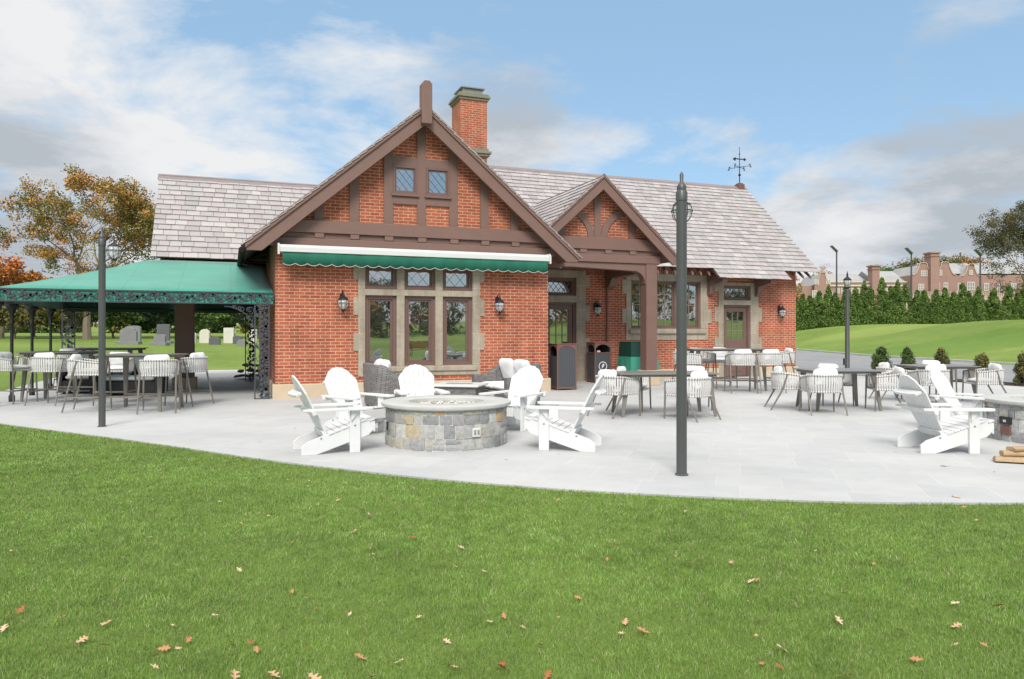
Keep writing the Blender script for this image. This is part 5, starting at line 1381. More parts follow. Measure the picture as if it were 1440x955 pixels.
logo(t_, (.18, .90), .10, -.372)
mb = MB()
for sx_ in (-.4, .4):
    for sy_ in (-.3, .3): mb.tube([(sx_-.015, sy_, .04), (sx_+.015, sy_, .04)], .04, 12)
mb.build('caster', M['black'], t_)

# ============================================================ FIREWOOD
def log(name, lab, loc, L, r_, rz, tilt, mat, grp):
    mb = MB(); rg = random.Random(int(loc[0]*1000+loc[2]*77)); n = 9; vs = []; m = 5
    prof = [(math.cos(2*PI*k/n)*r_*rg.uniform(.75, 1.15), math.sin(2*PI*k/n)*r_*.42*rg.uniform(.7, 1.15)) for k in range(n)]
    for i in range(m+1):
        for (a, b) in prof: vs.append((-L/2+L*i/m+rg.uniform(-.008, .008), a*rg.uniform(.93, 1.07), b*rg.uniform(.93, 1.07)))
    fs = [(i*n+k, i*n+(k+1) % n, (i+1)*n+(k+1) % n, (i+1)*n+k) for i in range(m) for k in range(n)]+[tuple(range(n)), tuple(m*n+k for k in range(n))]
    mb.add(vs, fs); o = mb.build(name, M[mat], None, loc=loc, bevel=.004); o.rotation_euler = (tilt, 0, rz); tag(o, lab, 'firewood', grp)
bx, by = W(1436, 8.25)
for k, (dx, dy, z, L, rz, lab) in enumerate((
    (-.02, -.02, .03, .52, -22, 'lowest tan split log of the pile by the right-hand fire pit, pointing left'),
    (.16, .10, .032, .48, 30, 'tan split log on the ground at the right of the pile'),
    (.06, .0, .09, .46, -12, 'tan split log in the middle of the pile by the right-hand fire pit'),
    (.14, .03, .145, .42, 8, 'topmost tan split log of the pile by the right-hand fire pit'))):
    log('split_log', lab, (bx+dx, by+dy, z), L, .085, R(rz)+CAMR, 0, 'wood', 'split logs beside the right-hand fire pit')
rg = random.Random(2); bx, by = W(357, 23.3)
for k in range(14):
    lvl = k//5; log('firewood_log', 'dark firewood log in the heap against the clubhouse wall under the canopy', (bx-.45+(k % 5)*.24+lvl*.1+rg.uniform(-.04, .04), by+rg.uniform(-.15, .15), .09+lvl*.17), .6, .11, PI/2+rg.uniform(-.4, .4), rg.uniform(-.2, .2), 'bark_log', 'firewood heaped under the canopy')
# ============================================================ HEADSTONES
def headstone(px_, pyb, pyt, D, wpx, mat, shape, lab, base=False):
    x, y = W(px_, D); g = float(ground_h(x, y)); H = (pyb-pyt)/F*D*1.0; w_ = wpx/F*D/2
    zt_ = CH+(HOR-pyt)/F*D; H = zt_-g
    t_ = thing('headstone', lab, 'headstone', (x, y, g), CAMR+rr.uniform(-.08, .08), 'headstones in the graveyard')
    hb_ = .18 if base else 0
    if base: mb = MB(); mb.box(-w_*1.4, w_*1.4, -.28, .28, -.05, hb_); mb.build('plinth', M['grave_g'], t_, bevel=.02)
    if shape == 'round': top = [(w_*math.cos(a), H-w_*.8+w_*.8*math.sin(a)) for a in [PI*k/12 for k in range(13)]]
    elif shape == 'low': top = [(w_, H-.1)]+[(w_*math.cos(a)*.96, H-.1+.1*math.sin(a)) for a in [PI*k/8 for k in range(9)]]+[(-w_, H-.1)]
    elif shape == 'shoulder': top = [(w_, H-.25), (w_*.8, H-.22), (w_*.7, H-.1), (w_*.3, H-.03), (0, H), (-w_*.3, H-.03), (-w_*.7, H-.1), (-w_*.8, H-.22), (-w_, H-.25)]
    else: top = [(w_, H-.03), (w_*.9, H), (-w_*.9, H), (-w_, H-.03)]
    mb = MB(); mb.prism([(w_, hb_-.06 if not base else hb_+.001)]+top+[(-w_, hb_-.06 if not base else hb_+.001)], 'y', -.1, .1); mb.build('stone_slab', M[mat], t_, bevel=.012)
    return t_
HS = [(181, 492, 460, 44, 23, 'grave_g', 'shoulder', 'large grey headstone with a shouldered top left of the others', True),
 (188, 488, 458, 50, 20, 'grave_g', 'low', 'grey headstone peeping out behind the large shouldered one', False),
 (230, 487, 456, 46, 17, 'grave_d', 'flat', 'tall dark headstone behind the small grey one left of the porch post', True),
 (225, 492, 470, 42, 16, 'grave_g', 'low', 'small grey headstone on a plinth left of the porch post', True),
 (270, 485, 467, 48, 12, 'grave_w', 'round', 'white headstone half hidden behind the right side of the porch post', False),
 (288, 485, 463, 48, 14, 'grave_w', 'round', 'white round-topped headstone right of the porch post', False),
 (302, 488, 474, 44, 15, 'grave_d', 'low', 'low dark headstone between the two white ones', False),
 (322, 484, 461, 48, 14, 'grave_w', 'flat', 'white square-topped headstone, tallest of the white ones', False),
 (334, 487, 472, 46, 12, 'grave_d', 'low', 'dark headstone behind the small one beside the iron post', False),
 (340, 491, 477, 42, 13, 'grave_g', 'round', 'small grey headstone just left of the rear iron post', False),
 (356, 484, 463, 49, 10, 'grave_w', 'flat', 'white headstone between the rear iron post and the wall', False)]
for h in HS: headstone(*h)

# ============================================================ TREES
def leaf_cloud(C, Rr, n, size, pal, rs, up=.3, flat=.8, jit=.25):
    """n leaf quads scattered in clumps C (k,3) with radii Rr; palette per clump with jitter"""
    k = len(C); ci = rs.randint(0, k, n)
    d = rs.normal(size=(n, 3)); d /= np.linalg.norm(d, axis=1)[:, None]
    r = Rr[ci]*rs.uniform(.25, 1, n)**.55
    P = C[ci]+d*r[:, None]*np.array([1, 1, flat])
    a = rs.normal(size=(n, 3)); a[:, 2] *= .7; a /= np.linalg.norm(a, axis=1)[:, None]
    b = np.cross(a, d+rs.normal(size=(n, 3))*.5+np.array([0, 0, up])); b /= np.linalg.norm(b, axis=1)[:, None]+1e-9
    s = size*rs.uniform(.6, 1.3, n)[:, None]
    V_ = np.stack([P-a*s*.5, P-b*s*.32, P+a*s*.6, P+b*s*.32], 1).reshape(-1, 3)
    Fc = np.arange(n*4)
    pal = np.array(pal); cp = pal[rs.randint(0, len(pal), k)][ci]; own = pal[rs.randint(0, len(pal), n)]
    col = (cp*.65+own*.35)*(1+jit*(rs.rand(n, 1)-.5)*2)
    return V_, Fc, col
def tree(name, lab, loc, H, wid, tr, pal, seed, nleaf, lsize, trunk_h=.3, grp=None, cat='tree', depth=5, cl=1.0, clr=None, parent_shape=1.0, lean=0):
    rg = random.Random(seed); rs = np.random.RandomState(seed)
    t_ = thing(name, lab, cat, loc, 0, grp); mb = MB(); tips = []
    c0 = H*trunk_h; rad = wid/2; cz = (H+c0)/2; hz_ = (H-c0)/2
    def inside(p):
        return (p.x**2+p.y**2)/rad**2+((p.z-cz)/hz_)**2
    def grow(p, d, L, r, lv):
        n = 4; pts = [p]; rs_ = [r]
        for q in range(n):
            d = (d+Vector((rg.uniform(-.16, .16), rg.uniform(-.16, .16), rg.uniform(-.04, .14)))).normalized(); p = p+d*(L/n); pts.append(p); rs_.append(r*(1-.4*(q+1)/n))
            if lv > 1 and inside(p) > 1.15: break
        mb.tube(pts, rs_, 7 if lv < 2 else 4, caps=lv == 0)
        if lv >= depth or inside(p) > 1.0 and lv > 2: tips.append(p); return
        if lv >= depth-2: tips.append(p)
        k = 3 if lv < 3 else 2
        if lv == 0: k = 5
        for q in range(k):
            az = rg.uniform(0, 2*PI) if lv else 2*PI*q/k+rg.uniform(-.3, .3); sp = rg.uniform(.35, .95) if lv else rg.uniform(.3, .85)
            e = d.orthogonal().normalized(); e = Matrix.Rotation(az, 3, d) @ e
            nd_ = (d*math.cos(sp)+e*math.sin(sp)).normalized()
            grow(p, nd_, L*rg.uniform(.62, .85) if lv else H*.27, rs_[-1]*rg.uniform(.6, .8), lv+1)
    grow(Vector((0, 0, -.2)), Vector((lean, 0, 1)).normalized(), c0+.2, tr, 0)
    tips = [p for p in tips if p.z > c0*.75] or [Vector((0, 0, cz))]
    # fill the crown outline with extra clumps
    for q in range(int(len(tips)*.45)):
        a = rg.uniform(0, 2*PI); u = rg.uniform(-.75, 1); r_ = math.sqrt(max(0, 1-u*u))*rg.uniform(.5, .98)
        tips.append(Vector((math.cos(a)*r_*rad*.95, math.sin(a)*r_*rad*.95, cz+u*hz_*.92)))
    mb.build('trunk', M['bark'], t_, smooth=True)
    C = np.array([tuple(p) for p in tips]); Rr = rs.uniform(.055, .11, len(C))*(wid+H)/2*cl
    V_, Fc, col = leaf_cloud(C, Rr, nleaf, lsize, pal, rs)
    npmesh('crown', V_, Fc, 4, col, M['leaf'], t_)
    return t_
def S(*a): return [srgb(*c)[:3] for c in a]
AUT = S((186, 126, 66), (172, 112, 62), (140, 128, 66), (118, 122, 64), (104, 112, 60), (192, 146, 82), (112, 116, 66))
x, y = W(122, 56); g = float(ground_h(x, y))
tree('autumn_tree', 'large spreading tree with orange and olive autumn leaves above the green canopy', (x, y, g), CH+(HOR-250)/F*56-g, 10.6, .34, AUT+S((190, 140, 70), (150, 132, 68)), 33, 34000, .17, .22, depth=5, cl=.66)
ORG = S((200, 120, 58), (208, 142, 66), (178, 108, 62), (150, 120, 60))
x, y = W(2, 60); g = float(ground_h(x, y)); tree('autumn_tree', 'low orange tree at the left edge of the picture', (x, y, g), CH+(HOR-358)/F*60-g, 6.5, .2, ORG, 5, 7000, .24, .2, depth=4)
GRN = S((74, 98, 44), (92, 116, 52), (60, 84, 42), (104, 124, 58)); DGR = S((52, 74, 42), (66, 88, 48), (46, 66, 40)); MIX = S((150, 132, 62), (120, 120, 56), (92, 108, 50)); 
OLV = S((96, 98, 58), (84, 90, 52), (116, 104, 60), (128, 110, 62))
gl = 'trees and bushes along the back of the graveyard'
bk = [(-40, 62, 6.5, 7, GRN), (20, 58, 4.2, 6.5, OLV), (48, 66, 5.2, 6, DGR), (88, 60, 4.4, 6.2, MIX), (120, 68, 5, 7, ORG), (160, 62, 4.2, 6.5, GRN), (196, 70, 4.9, 7, MIX), (226, 64, 4.0, 6, DGR), (258, 70, 4.8, 7, GRN), (296, 62, 4.3, 6.5, GRN), (330, 68, 4.8, 6.5, DGR), (362, 63, 4.2, 6, GRN), (395, 66, 5, 7, MIX), (430, 70, 5, 8, GRN)]
bl = ['bushy tree outside the left edge of the graveyard', 'olive bush behind the leftmost iron columns', 'dark green bush behind the second iron column', 'yellowing bush between the iron columns and the lamp post', 'orange bush glimpsed behind the rear lace post', 'green bush just right of the left lamp post', 'yellow-green bush behind the large shouldered headstone', 'dark bush behind the tall dark headstone', 'green bush behind the square porch post', 'green bush behind the white round-topped headstone', 'dark green bush behind the square-topped white headstone', 'green bush behind the rear iron post', 'yellowing tree hidden behind the clubhouse wall', 'green tree hidden behind the clubhouse']
for k, (px_, D, H, w_, pal_) in enumerate(bk[:12]):
    x, y = W(px_, D); g = float(ground_h(x, y)); tree('bushy_tree', bl[k], (x, y, g), H+.2, w_, .14, pal_, 40+k, 4200, .26, .08, grp=gl, depth=3)
# far-off wood beyond
def wood(name, lab, pts, hmin, hmax, n, size, pal, seed, thick=8):
    rs = np.random.RandomState(seed); C = []; 
    for i in range(len(pts)-1):
        a, b = np.array(pts[i]), np.array(pts[i+1]); m = int(np.linalg.norm(b-a)/2.2)+1
        for q in range(m):
            p = a+(b-a)*(q+rs.rand())/m+rs.uniform(-thick/2, thick/2, 2); H = rs.uniform(hmin, hmax)
            for z in np.arange(.6, H, 1.6): C.append((p[0], p[1], float(ground_h(p[0], p[1]))+z))
    C = np.array(C); V_, Fc, col = leaf_cloud(C, rs.uniform(1.3, 2.3, len(C)), n, size, pal, rs)
    o = npmesh(name, V_, Fc, 4, col, M['leaf']); tag(o, lab, 'wood', kind='stuff'); return o
wood('distant_wood', 'wood far beyond the graveyard reading as one green and olive mass', [W(-260, 85), W(0, 92), W(200, 95), W(420, 95), W(700, 110)], 3.2, 4.6, 26000, .55, GRN+MIX+DGR, 3)
# right-hand tree
x, y = W(1452, 98); g = float(ground_h(x, y))
tree('spreading_tree', 'dark olive spreading tree at the right edge above the hedge', (x, y, g), CH+(HOR-284)/F*98-g, 15.5, .45, S((84, 86, 56), (74, 80, 50), (98, 92, 58), (112, 96, 62), (90, 92, 64)), 64, 36000, .21, .16, depth=5, cl=.66)
# trees around the mansion
gm = 'trees beyond the mansion'
for k, (px_, D, pyt, w_, pal_, lab) in enumerate((
    (1159, 230, 370, 8, S((170, 128, 112), (158, 116, 98), (180, 140, 110)), 'thin reddish tree rising behind the left wing of the mansion'),
    (1116, 100, 388, 2.6, ORG+S((210, 160, 70), (150, 140, 60)), 'small orange tree just past the corner of the clubhouse'),
    (1250, 235, 372, 20, GRN, 'green tree above the slate roof left of the tall chimney'), (1284, 240, 363, 24, OLV, 'olive tree rising behind the mansion roof beside the tall chimney'),
    (1322, 238, 362, 24, GRN+OLV, 'green tree behind the curved gables of the mansion'), (1357, 235, 359, 19, ORG+OLV, 'orange-topped tree behind the right roofs of the mansion'))):
    x, y = W(px_, D); g = float(ground_h(x, y)); tree('mansion_tree', lab, (x, y, g), CH+(HOR-pyt)/F*D-g, w_, .3, pal_, 90+k, 13000 if w_ > 10 else 3500, .018*w_+.2, .2, grp=gm, depth=4, cl=1.25 if w_ > 10 else .9)
# hedge of arborvitae: three kinds, copied
def arbor(seed, H=4.0, w_=2.5, n=13000, size=.135, name='evergreen_tree'):
    rs = np.random.RandomState(seed); t_ = thing(name, '', 'evergreen tree', (0,0,0))
    mb = MB(); mb.tube([(0,0,-.1), (0,0,H*.85)], [.07, .02], 6); mb.build('trunk', M['bark'], t_, smooth=True)
    m = 150; u = rs.rand(m)**1.1; zc = .1+u*(H-.25); prof = (1-u)**.85*.93+.04; a = rs.uniform(0, 2*PI, m)
    rr_ = w_/2*prof*rs.uniform(.45, .95, m); C = np.stack([rr_*np.cos(a), rr_*np.sin(a), zc], 1); Rr = .07+.30*prof*rs.uniform(.6, 1.2, m)
    V_, Fc, col = leaf_cloud(C, Rr*w_/2.0, n, size, S((92, 120, 54), (112, 138, 64), (74, 102, 48), (130, 152, 78)), rs, up=1.2, flat=1.35)
    npmesh('crown', V_, Fc, 4, col, M['leaf'], t_); return t_
AR = [arbor(s, h, w_) for s, h, w_ in ((11, 4.6, 2.7), (12, 4.9, 3.0), (13, 5.3, 2.6), (14, 4.5, 3.0), (15, 5.0, 2.5))]
hl = 'narrow green evergreen in the long hedge row beyond the golf green'; hg = 'evergreens of the hedge beyond the green'
rg = random.Random(8); nH = 32; ua = [False]*5
A_, B_ = Vector(W(1098, 86)), Vector(W(1500, 83))
for k in range(nH):
    p = A_.lerp(B_, (k+.5)/nH)+Vector((rg.uniform(-.2, .2), rg.uniform(-.3, .3))); g = float(ground_h(p.x, p.y)); i = rg.randrange(5); s = rg.uniform(.86, 1.06)
    if not ua[i]: o = AR[i]; ua[i] = True; o.location = (p.x, p.y, g); o['label'] = hl; o['group'] = hg
    else: o = dup(AR[i], (p.x, p.y, g), rg.uniform(0, 6), hl, hg)
    o.scale = (1.0, 1.0, s)
for i in range(5):
    if not ua[i]: AR[i].location = (A_.x, A_.y, float(ground_h(A_.x, A_.y))); AR[i]['label'] = hl; AR[i]['group'] = hg
# small shrubs by the patio
def shrub(px_, py_, pyt, wpx, lab, seed, olive):
    x, y = G(px_, py_); D = 1.45*F/(py_-HOR); H = (py_-pyt)/F*D; w_ = wpx/F*D*1.35
    rs = np.random.RandomState(seed); t_ = thing('shrub', lab, 'shrub', (x, y, 0), 0, 'small shrubs at the edge of the patio')
    m = 55; a = rs.uniform(0, 2*PI, m); u = rs.rand(m); prof = np.sqrt(np.clip(1-(u*1.0)**1.6, 0, 1)); r_ = w_*.40*prof*rs.uniform(.4, 1, m)
    C = np.stack([r_*np.cos(a), r_*np.sin(a), .08+u*(H-.16)], 1)
    pal_ = S((84, 92, 50), (104, 102, 56), (70, 80, 44), (124, 110, 62)) if olive else S((74, 94, 48), (90, 108, 56), (60, 78, 42))
    mb = MB()
    for k in range(14): mb.tube([(0,0,0), tuple(C[k]*[.5, .5, .6]), tuple(C[k])], [.014, .008, .004], 4)
    mb.build('stems', M['bark'], t_)
    V_, Fc, col = leaf_cloud(C, np.full(m, .10)*rs.uniform(.7, 1.3, m), 6500, .045, pal_, rs, up=.8, flat=1.2); npmesh('foliage', V_, Fc, 4, col, M['leaf'], t_)
shrub(1239, 531, 487, 25, 'dark green shrub furthest left in the row along the drive', 1, False)
shrub(1277, 533, 489, 24, 'dark green shrub second from the left in the row along the drive', 2, False)
shrub(1325, 536, 490, 25, 'olive shrub behind the rightmost table', 3, True)
shrub(1382, 538, 497, 27, 'olive shrub behind the chair facing left at the rightmost table', 4, True)
shrub(1441, 542, 496, 25, 'olive shrub cut by the right edge of the picture', 5, True)

# ============================================================ MANSION
mx, my = W(1290, 190); man = thing('mansion', 'long red brick mansion with curved gables, tall chimneys and pale slate roofs beyond the hedge', 'mansion', (mx, my, float(ground_h(mx, my))), -YAW)
k_ = 190/F; g0 = man.location.z
def lx(px_): return (px_-1290)*k_
def lz(py_): return CH+(HOR-py_)*k_-g0
def mpart(mb, n, m, p=None, **kw): return mb.build(n, M[m], p or man, **kw)
def mroof(x0, x1, ye, yr, y0, dep):   # roof from eave y (px) to ridge y (px), front at local y0
    mb = MB(); z0, z1 = lz(ye), lz(yr); mb.prism([(y0-.4, z0), (y0+dep/2, z1), (y0+dep+.4, z0)], 'x', lx(x0), lx(x1)); mpart(mb, 'roof', 'mansion_slate')
def mwall(x0, x1, yt_, y0, dep): mb = MB(); mb.box(lx(x0), lx(x1), y0, y0+dep, -1, lz(yt_)); return mpart(mb, 'wall', 'mansion_brick')
def mwin(xc, yc, y0, w_=6.5, h_=8.5, cols=2):
    x0, x1, z0, z1 = lx(xc-w_/2), lx(xc+w_/2), lz(yc+h_/2), lz(yc-h_/2)
    mb = MB(); f = .18; mb.box(x0, x1, y0-.1, y0-.005, z1-f, z1); mb.box(x0, x1, y0-.1, y0-.005, z0, z0+f)
    for c in range(cols+1): x = x0+(x1-x0-f)*c/cols; mb.box(x, x+f, y0-.099, y0-.006, z0+f, z1-f)
    zc = (z0+z1)/2; mb.box(x0+f, x1-f, y0-.095, y0-.007, zc-.06, zc+.06)
    w = mpart(mb, 'window', 'mansion_trim'); mb = MB(); mb.box(x0+.02, x1-.02, y0-.04, y0-.004, z0+.02, z1-.02); mpart(mb, 'pane', 'pane', w)
def dutch(xc, w_, yt_, ysh, y0, dep):
    """curved (dutch) gable: shoulders at ysh, top at yt_"""
    h = w_/2; q = lambda a, b: (lx(xc+a*h), lz(b)); H = ysh-yt_
    pts = [q(-1, 480), q(-1, ysh), q(-.86, ysh-.02*H), q(-.66, ysh-.15*H), q(-.52, ysh-.42*H), q(-.42, ysh-.62*H), q(-.38, ysh-.68*H), q(-.36, yt_+.1*H), q(-.2, yt_), q(.2, yt_), q(.36, yt_+.1*H), q(.38, ysh-.68*H), q(.42, ysh-.62*H), q(.52, ysh-.42*H), q(.66, ysh-.15*H), q(.86, ysh-.02*H), q(1, ysh), q(1, 480)]
    mb = MB(); mb.prism(pts, 'y', y0, y0+.5); mpart(mb, 'curved_gable', 'mansion_brick')
    mb = MB(); mb.prism([q(-.92, ysh+.5), q(0, yt_+2.5), q(.92, ysh+.5)], 'y', y0+.51, y0+dep); mpart(mb, 'gable_roof', 'mansion_slate')
    mb = MB()
    for a, b in zip(pts[1:-2], pts[2:-1]): mb.bar((a[0], y0-.05, a[1]), (b[0], y0-.05, b[1]), .3, .2, up=(0, 0, 1) if abs(b[0]-a[0]) > .1 else (1, 0, 0))
    mpart(mb, 'coping', 'mansion_coping')
def mchim(x0, x1, yt_, y0, dep=2.5):
    mb = MB(); mb.box(lx(x0), lx(x1), y0, y0+dep, -1, lz(yt_)); c = mpart(mb, 'chimney', 'mansion_brick')
    mb = MB(); mb.box(lx(x0)-.3, lx(x1)+.3, y0-.3, y0+dep+.3, lz(yt_+1.6), lz(yt_)+.02); mb.box(lx(x0)-.2, lx(x1)+.2, y0-.2, y0+dep+.2, lz(yt_+6), lz(yt_+5)); mpart(mb, 'chimney_cap', 'mansion_brick', c)
mwall(1128, 1462, 402, 0, 14); 
mroof(1160, 1223, 398, 382, .5, 14); mroof(1231, 1276, 396, 378, .5, 14); mroof(1308, 1376, 385, 367, .6, 12); mroof(1366, 1470, 385, 367, .6, 12)
mwall(1166, 1274, 397, -.4, 3)
mb = MB(); mb.box(lx(1166), lx(1275), -.7, -.41, lz(403), lz(401)); mb.box(lx(1166), lx(1275), -.6, -.42, lz(397.5), lz(396)); mpart(mb, 'string_course', 'mansion_trim')
dutch(1152, 22, 384, 401, -2, 12)
dutch(1289, 30, 371, 388, -3, 14); dutch(1319, 30, 370, 388, -3.02, 14); dutch(1360, 26, 373, 389, -1.5, 9)
mwall(1274, 1337, 388, -3.01, 8); mwall(1337, 1374, 389, -1.51, 8)
mwall(1374, 1462, 387, -.8, 6)
mchim(1221, 1231, 374, -2.2); mchim(1296, 1308, 357, -4.2, 3)
for xc, yc, y0, w_, h_, c in ((1144, 397.5, -2, 6, 7, 2), (1160, 397, -2, 6, 7, 2), (1141, 414, -2, 7, 10, 2), (1167, 414, -.45, 6, 9, 2), (1290, 386, -3.05, 9, 8, 3), (1311, 385, -3.05, 8, 8, 3), (1286, 405, -3.05, 8, 9, 3), (1309, 404, -3.05, 6, 11, 2), (1320, 404, -3.05, 6.5, 11, 2),
    (1360, 384, -1.55, 5, 7, 2), (1342, 404, -1.55, 7, 11, 2), (1360, 403, -1.55, 11, 12, 3), (1384, 404, -.85, 7, 11, 2), (1402, 404, -.85, 7, 11, 2), (1422, 404, -.85, 7, 11, 2), (1440, 404, -.85, 7, 11, 2)): mwin(xc, yc, y0, w_, h_, c)
for q in range(6): mwin(1236+q*5.2, 409, -.45, 4.4, 8, 2)
for q in range(6): mwin(1177+q*7, 409, -.45, 5, 8, 2)
mb = MB(); mb.box(lx(1245), lx(1392), -9, -8.6, lz(414), lz(413)); mb.box(lx(1245), lx(1392), -9, -8.6, lz(421), lz(419.5))
for q in range(60): x = lx(1246)+q*(lx(1391)-lx(1246))/59; mb.box(x-.12, x+.12, -8.9, -8.7, lz(419.6), lz(414))
for px_ in (1247, 1262, 1318, 1345, 1390): mb.box(lx(px_)-.5, lx(px_)+.5, -9.2, -8.4, -1, lz(411))
mb.box(lx(1245), lx(1392), -8.95, -8.65, -1, lz(421)); mpart(mb, 'balustrade', 'mansion_coping')

# ============================================================ BEHIND THE CAMERA (seen in the window glass)
gb = 'trees across the lawn behind the camera, reflected in the windows'
for k, (x, y, H, w_, pal_, lab) in enumerate(((2, -62, 7.5, 11, GRN+AUT, 'tree across the lawn reflected in the left pane of the triple window'), (19, -70, 8, 13, OLV, 'olive tree across the lawn reflected in the middle pane of the triple window'), (33, -66, 7, 12, AUT, 'autumn tree across the lawn reflected in the right pane of the triple window'),
     (-16, -62, 9, 12, GRN, 'green tree across the lawn left of the camera'), (52, -60, 8, 12, GRN, 'green tree on the rise right of the camera'), (47, -38, 8, 9, AUT, 'autumn tree beside the drive right of the camera'))):
    g = float(ground_h(x, y)); tree('lawn_tree', lab, (x, y, g), H, w_, .3, pal_, 150+k, 5500, .36, .2, grp=gb, depth=4)
wood('background_wood', 'wood behind the lawn opposite the clubhouse', [(-90, -64), (-10, -68), (40, -66), (110, -56)], 3.2, 5.6, 26000, .6, GRN+DGR+MIX+AUT, 9, 10)
bn = thing('park_bench', 'wooden bench on the lawn opposite the clubhouse, reflected in the middle window pane', 'bench', (10.9, -10.0, float(ground_h(10.9, -10))), R(180))
mb = MB()
for k in range(4): mb.box(-.75, .75, -.2+k*.11, -.11+k*.11, .43, .46)
mb.build('seat', M['bench'], bn, bevel=.004); mb = MB()
for k in range(4): mb.box(-.75, .75, .24+k*.015, .265+k*.015, .52+k*.12, .62+k*.12)
mb.build('backrest', M['bench'], bn, bevel=.004)
for s in (-.62, .62): mb = MB(); mb.tube([(s, -.22, 0), (s, -.18, .42), (s, .2, .42), (s, .32, .98)], .02, 6); mb.tube([(s, .2, .42), (s, .3, 0)], .02, 6); mb.tube([(s, -.18, .42), (s, -.18, .62), (s, .24, .66)], .018, 6); mb.build('leg', M['iron'], bn, smooth=True)

# ============================================================ FALLEN LEAVES
def oak_leaf(seed, c):
    rg = random.Random(seed); half = [(-.5, .012), (-.36, .02), (-.30, .13), (-.22, .16), (-.20, .07), (-.10, .09), (-.04, .25), (.06, .27), (.05, .11), (.14, .12), (.24, .24), (.32, .19), (.27, .08), (.38, .09), (.50, 0)]
    half = [(a, b*rg.uniform(.8, 1.25)) for a, b in half]; pts = half+[(a, -b*rg.uniform(.8, 1.2)) for a, b in half[-2::-1]]
    def z(a, b): return .16*abs(b)*rg.uniform(.6, 1.8)+.10*a*a+.02*math.sin(a*9)
    mid = [(a, 0, z(a, 0)*.5) for a, _ in half]; n = len(pts); vs = [(a, b, z(a, b)) for a, b in pts]+mid; fs = []
    L_ = len(half)
    for i in range(L_-1): fs.append((i, i+1, n+i+1, n+i)); j = (n-i) % n if i else n-1
    for i in range(L_-1):
        a = (L_-1)+(L_-1-i)-0; b = a-1
        ia = 2*(L_-1)-i if i else 2*(L_-1); ib = 2*(L_-1)-i-1
        ia = min(ia, n-1); ib = min(ib, n-1)
        if ia != ib: fs.append((n+i, n+i+1, ib, ia))
    me = MB(); me.add(vs, fs, c); return me
lc = [srgb(196, 158, 122), srgb(180, 126, 86), srgb(162, 92, 56), srgb(202, 176, 144)]
M['dryleaf'] = pmat('dry_leaf', (1,1,1), .7, var=.3, scale=8, scale2=60, bmp=.2, attr=True)
LV = []
for k in range(4):
    o = oak_leaf(k+1, lc[k][:3]).build('fallen_leaf', M['dryleaf'], None, fix=False); LV.append(o)
def place_leaf(px_, py_, s, kind, up=.009, used_=[0]*4):
    x, y = G(px_, py_, .015); o = LV[kind] if not used_[kind] else LV[kind].copy()
    if used_[kind]: COL.objects.link(o)
    used_[kind] = 1; o.location = (x, y, up); o.scale = (s, s, s); o.rotation_euler = (rg.uniform(-.6, .6)*(up > .005), rg.uniform(-.6, .6)*(up > .005), rg.uniform(0, 6.3))
    nm_ = ['pale tan dry oak leaf', 'light brown dry oak leaf', 'rust orange dry oak leaf', 'cream coloured dry oak leaf'][kind]
    tag(o, nm_+(' lying on the lawn' if up > .005 else ' lying on the paving'), 'leaf', 'fallen leaves on the '+('lawn' if up > .005 else 'paving'))
rg = random.Random(12)
big = [(681, 802, 0), (859, 797, 3), (150, 874, 0), (561, 928, 3), (632, 934, 1), (640, 936, 0), (706, 932, 2), (709, 938, 2), (1072, 931, 1), (1403, 850, 1), (1344, 846, 3), (146, 905, 1), (386, 947, 0), (1180, 871, 3), (1057, 815, 3), (1056, 843, 0), (688, 872, 3), (324, 901, 2), (354, 901, 2), (361, 912, 1), (230, 910, 1), (265, 898, 1), (330, 949, 0), (84, 868, 1), (217, 935, 3), (1265, 884, 3), (970, 787, 3), (1345, 878, 0), (1190, 948, 0), (14, 862, 2), (5, 882, 3), (497, 746, 0), (223, 683, 3), (648, 768, 3), (579, 754, 2), (507, 922, 1), (522, 950, 3), (442, 951, 0), (115, 898, 0), (30, 855, 2), (760, 905, 1), (905, 885, 1), (770, 948, 2), (880, 872, 0), (1100, 910, 3), (1290, 925, 1)]
for px_, py_, kd in big: place_leaf(px_, py_, rg.uniform(.05, .08), kd)
for k in range(85):
    py_ = 640+300*rg.random()**1.1; px_ = rg.uniform(10, 1430); x, y = G(px_, py_)
    if y > float(edge_y(x))-.1: continue
    place_leaf(px_, py_, rg.uniform(.022, .052), rg.choice((0, 1, 2, 3, 3, 1)))
for px_, py_, s in ((1345, 697, .1), (1328, 654, .09), (785, 637, .05), (712, 645, .05), (1260, 634, .05), (1170, 560, .08), (415, 601, .05), (1398, 662, .04), (365, 620, .05)):
    place_leaf(px_, py_, s, rg.choice((1, 3)), up=.004)

# ============================================================ WORLD, SUN, CAMERA
wd = bpy.data.worlds.new('World'); SC.world = wd; wd.use_nodes = True; nt = wd.node_tree
bg = nt.nodes['Background']
SUN_AZ, SUN_EL = R(205), R(42)       # compass-like: direction TO the sun measured from +Y clockwise
sky = nd(nt, 'ShaderNodeTexSky', sky_type='NISHITA'); sky.sun_disc = False; sky.sun_elevation = SUN_EL; sky.sun_rotation = SUN_AZ
sky.air_density = 1.0; sky.dust_density = .6; sky.ozone_density = 1.6; sky.altitude = 100
tc = nd(nt, 'ShaderNodeTexCoord').outputs['Generated']
sp = nd(nt, 'ShaderNodeSeparateXYZ'); lk(nt, tc, sp.inputs[0])
zz = mth(nt, 'ADD', mth(nt, 'MAXIMUM', sp.outputs[2], 0), .22)
cb = nd(nt, 'ShaderNodeCombineXYZ'); lk(nt, mth(nt, 'DIVIDE', sp.outputs[0], zz), cb.inputs[0]); lk(nt, mth(nt, 'DIVIDE', sp.outputs[1], zz), cb.inputs[1])
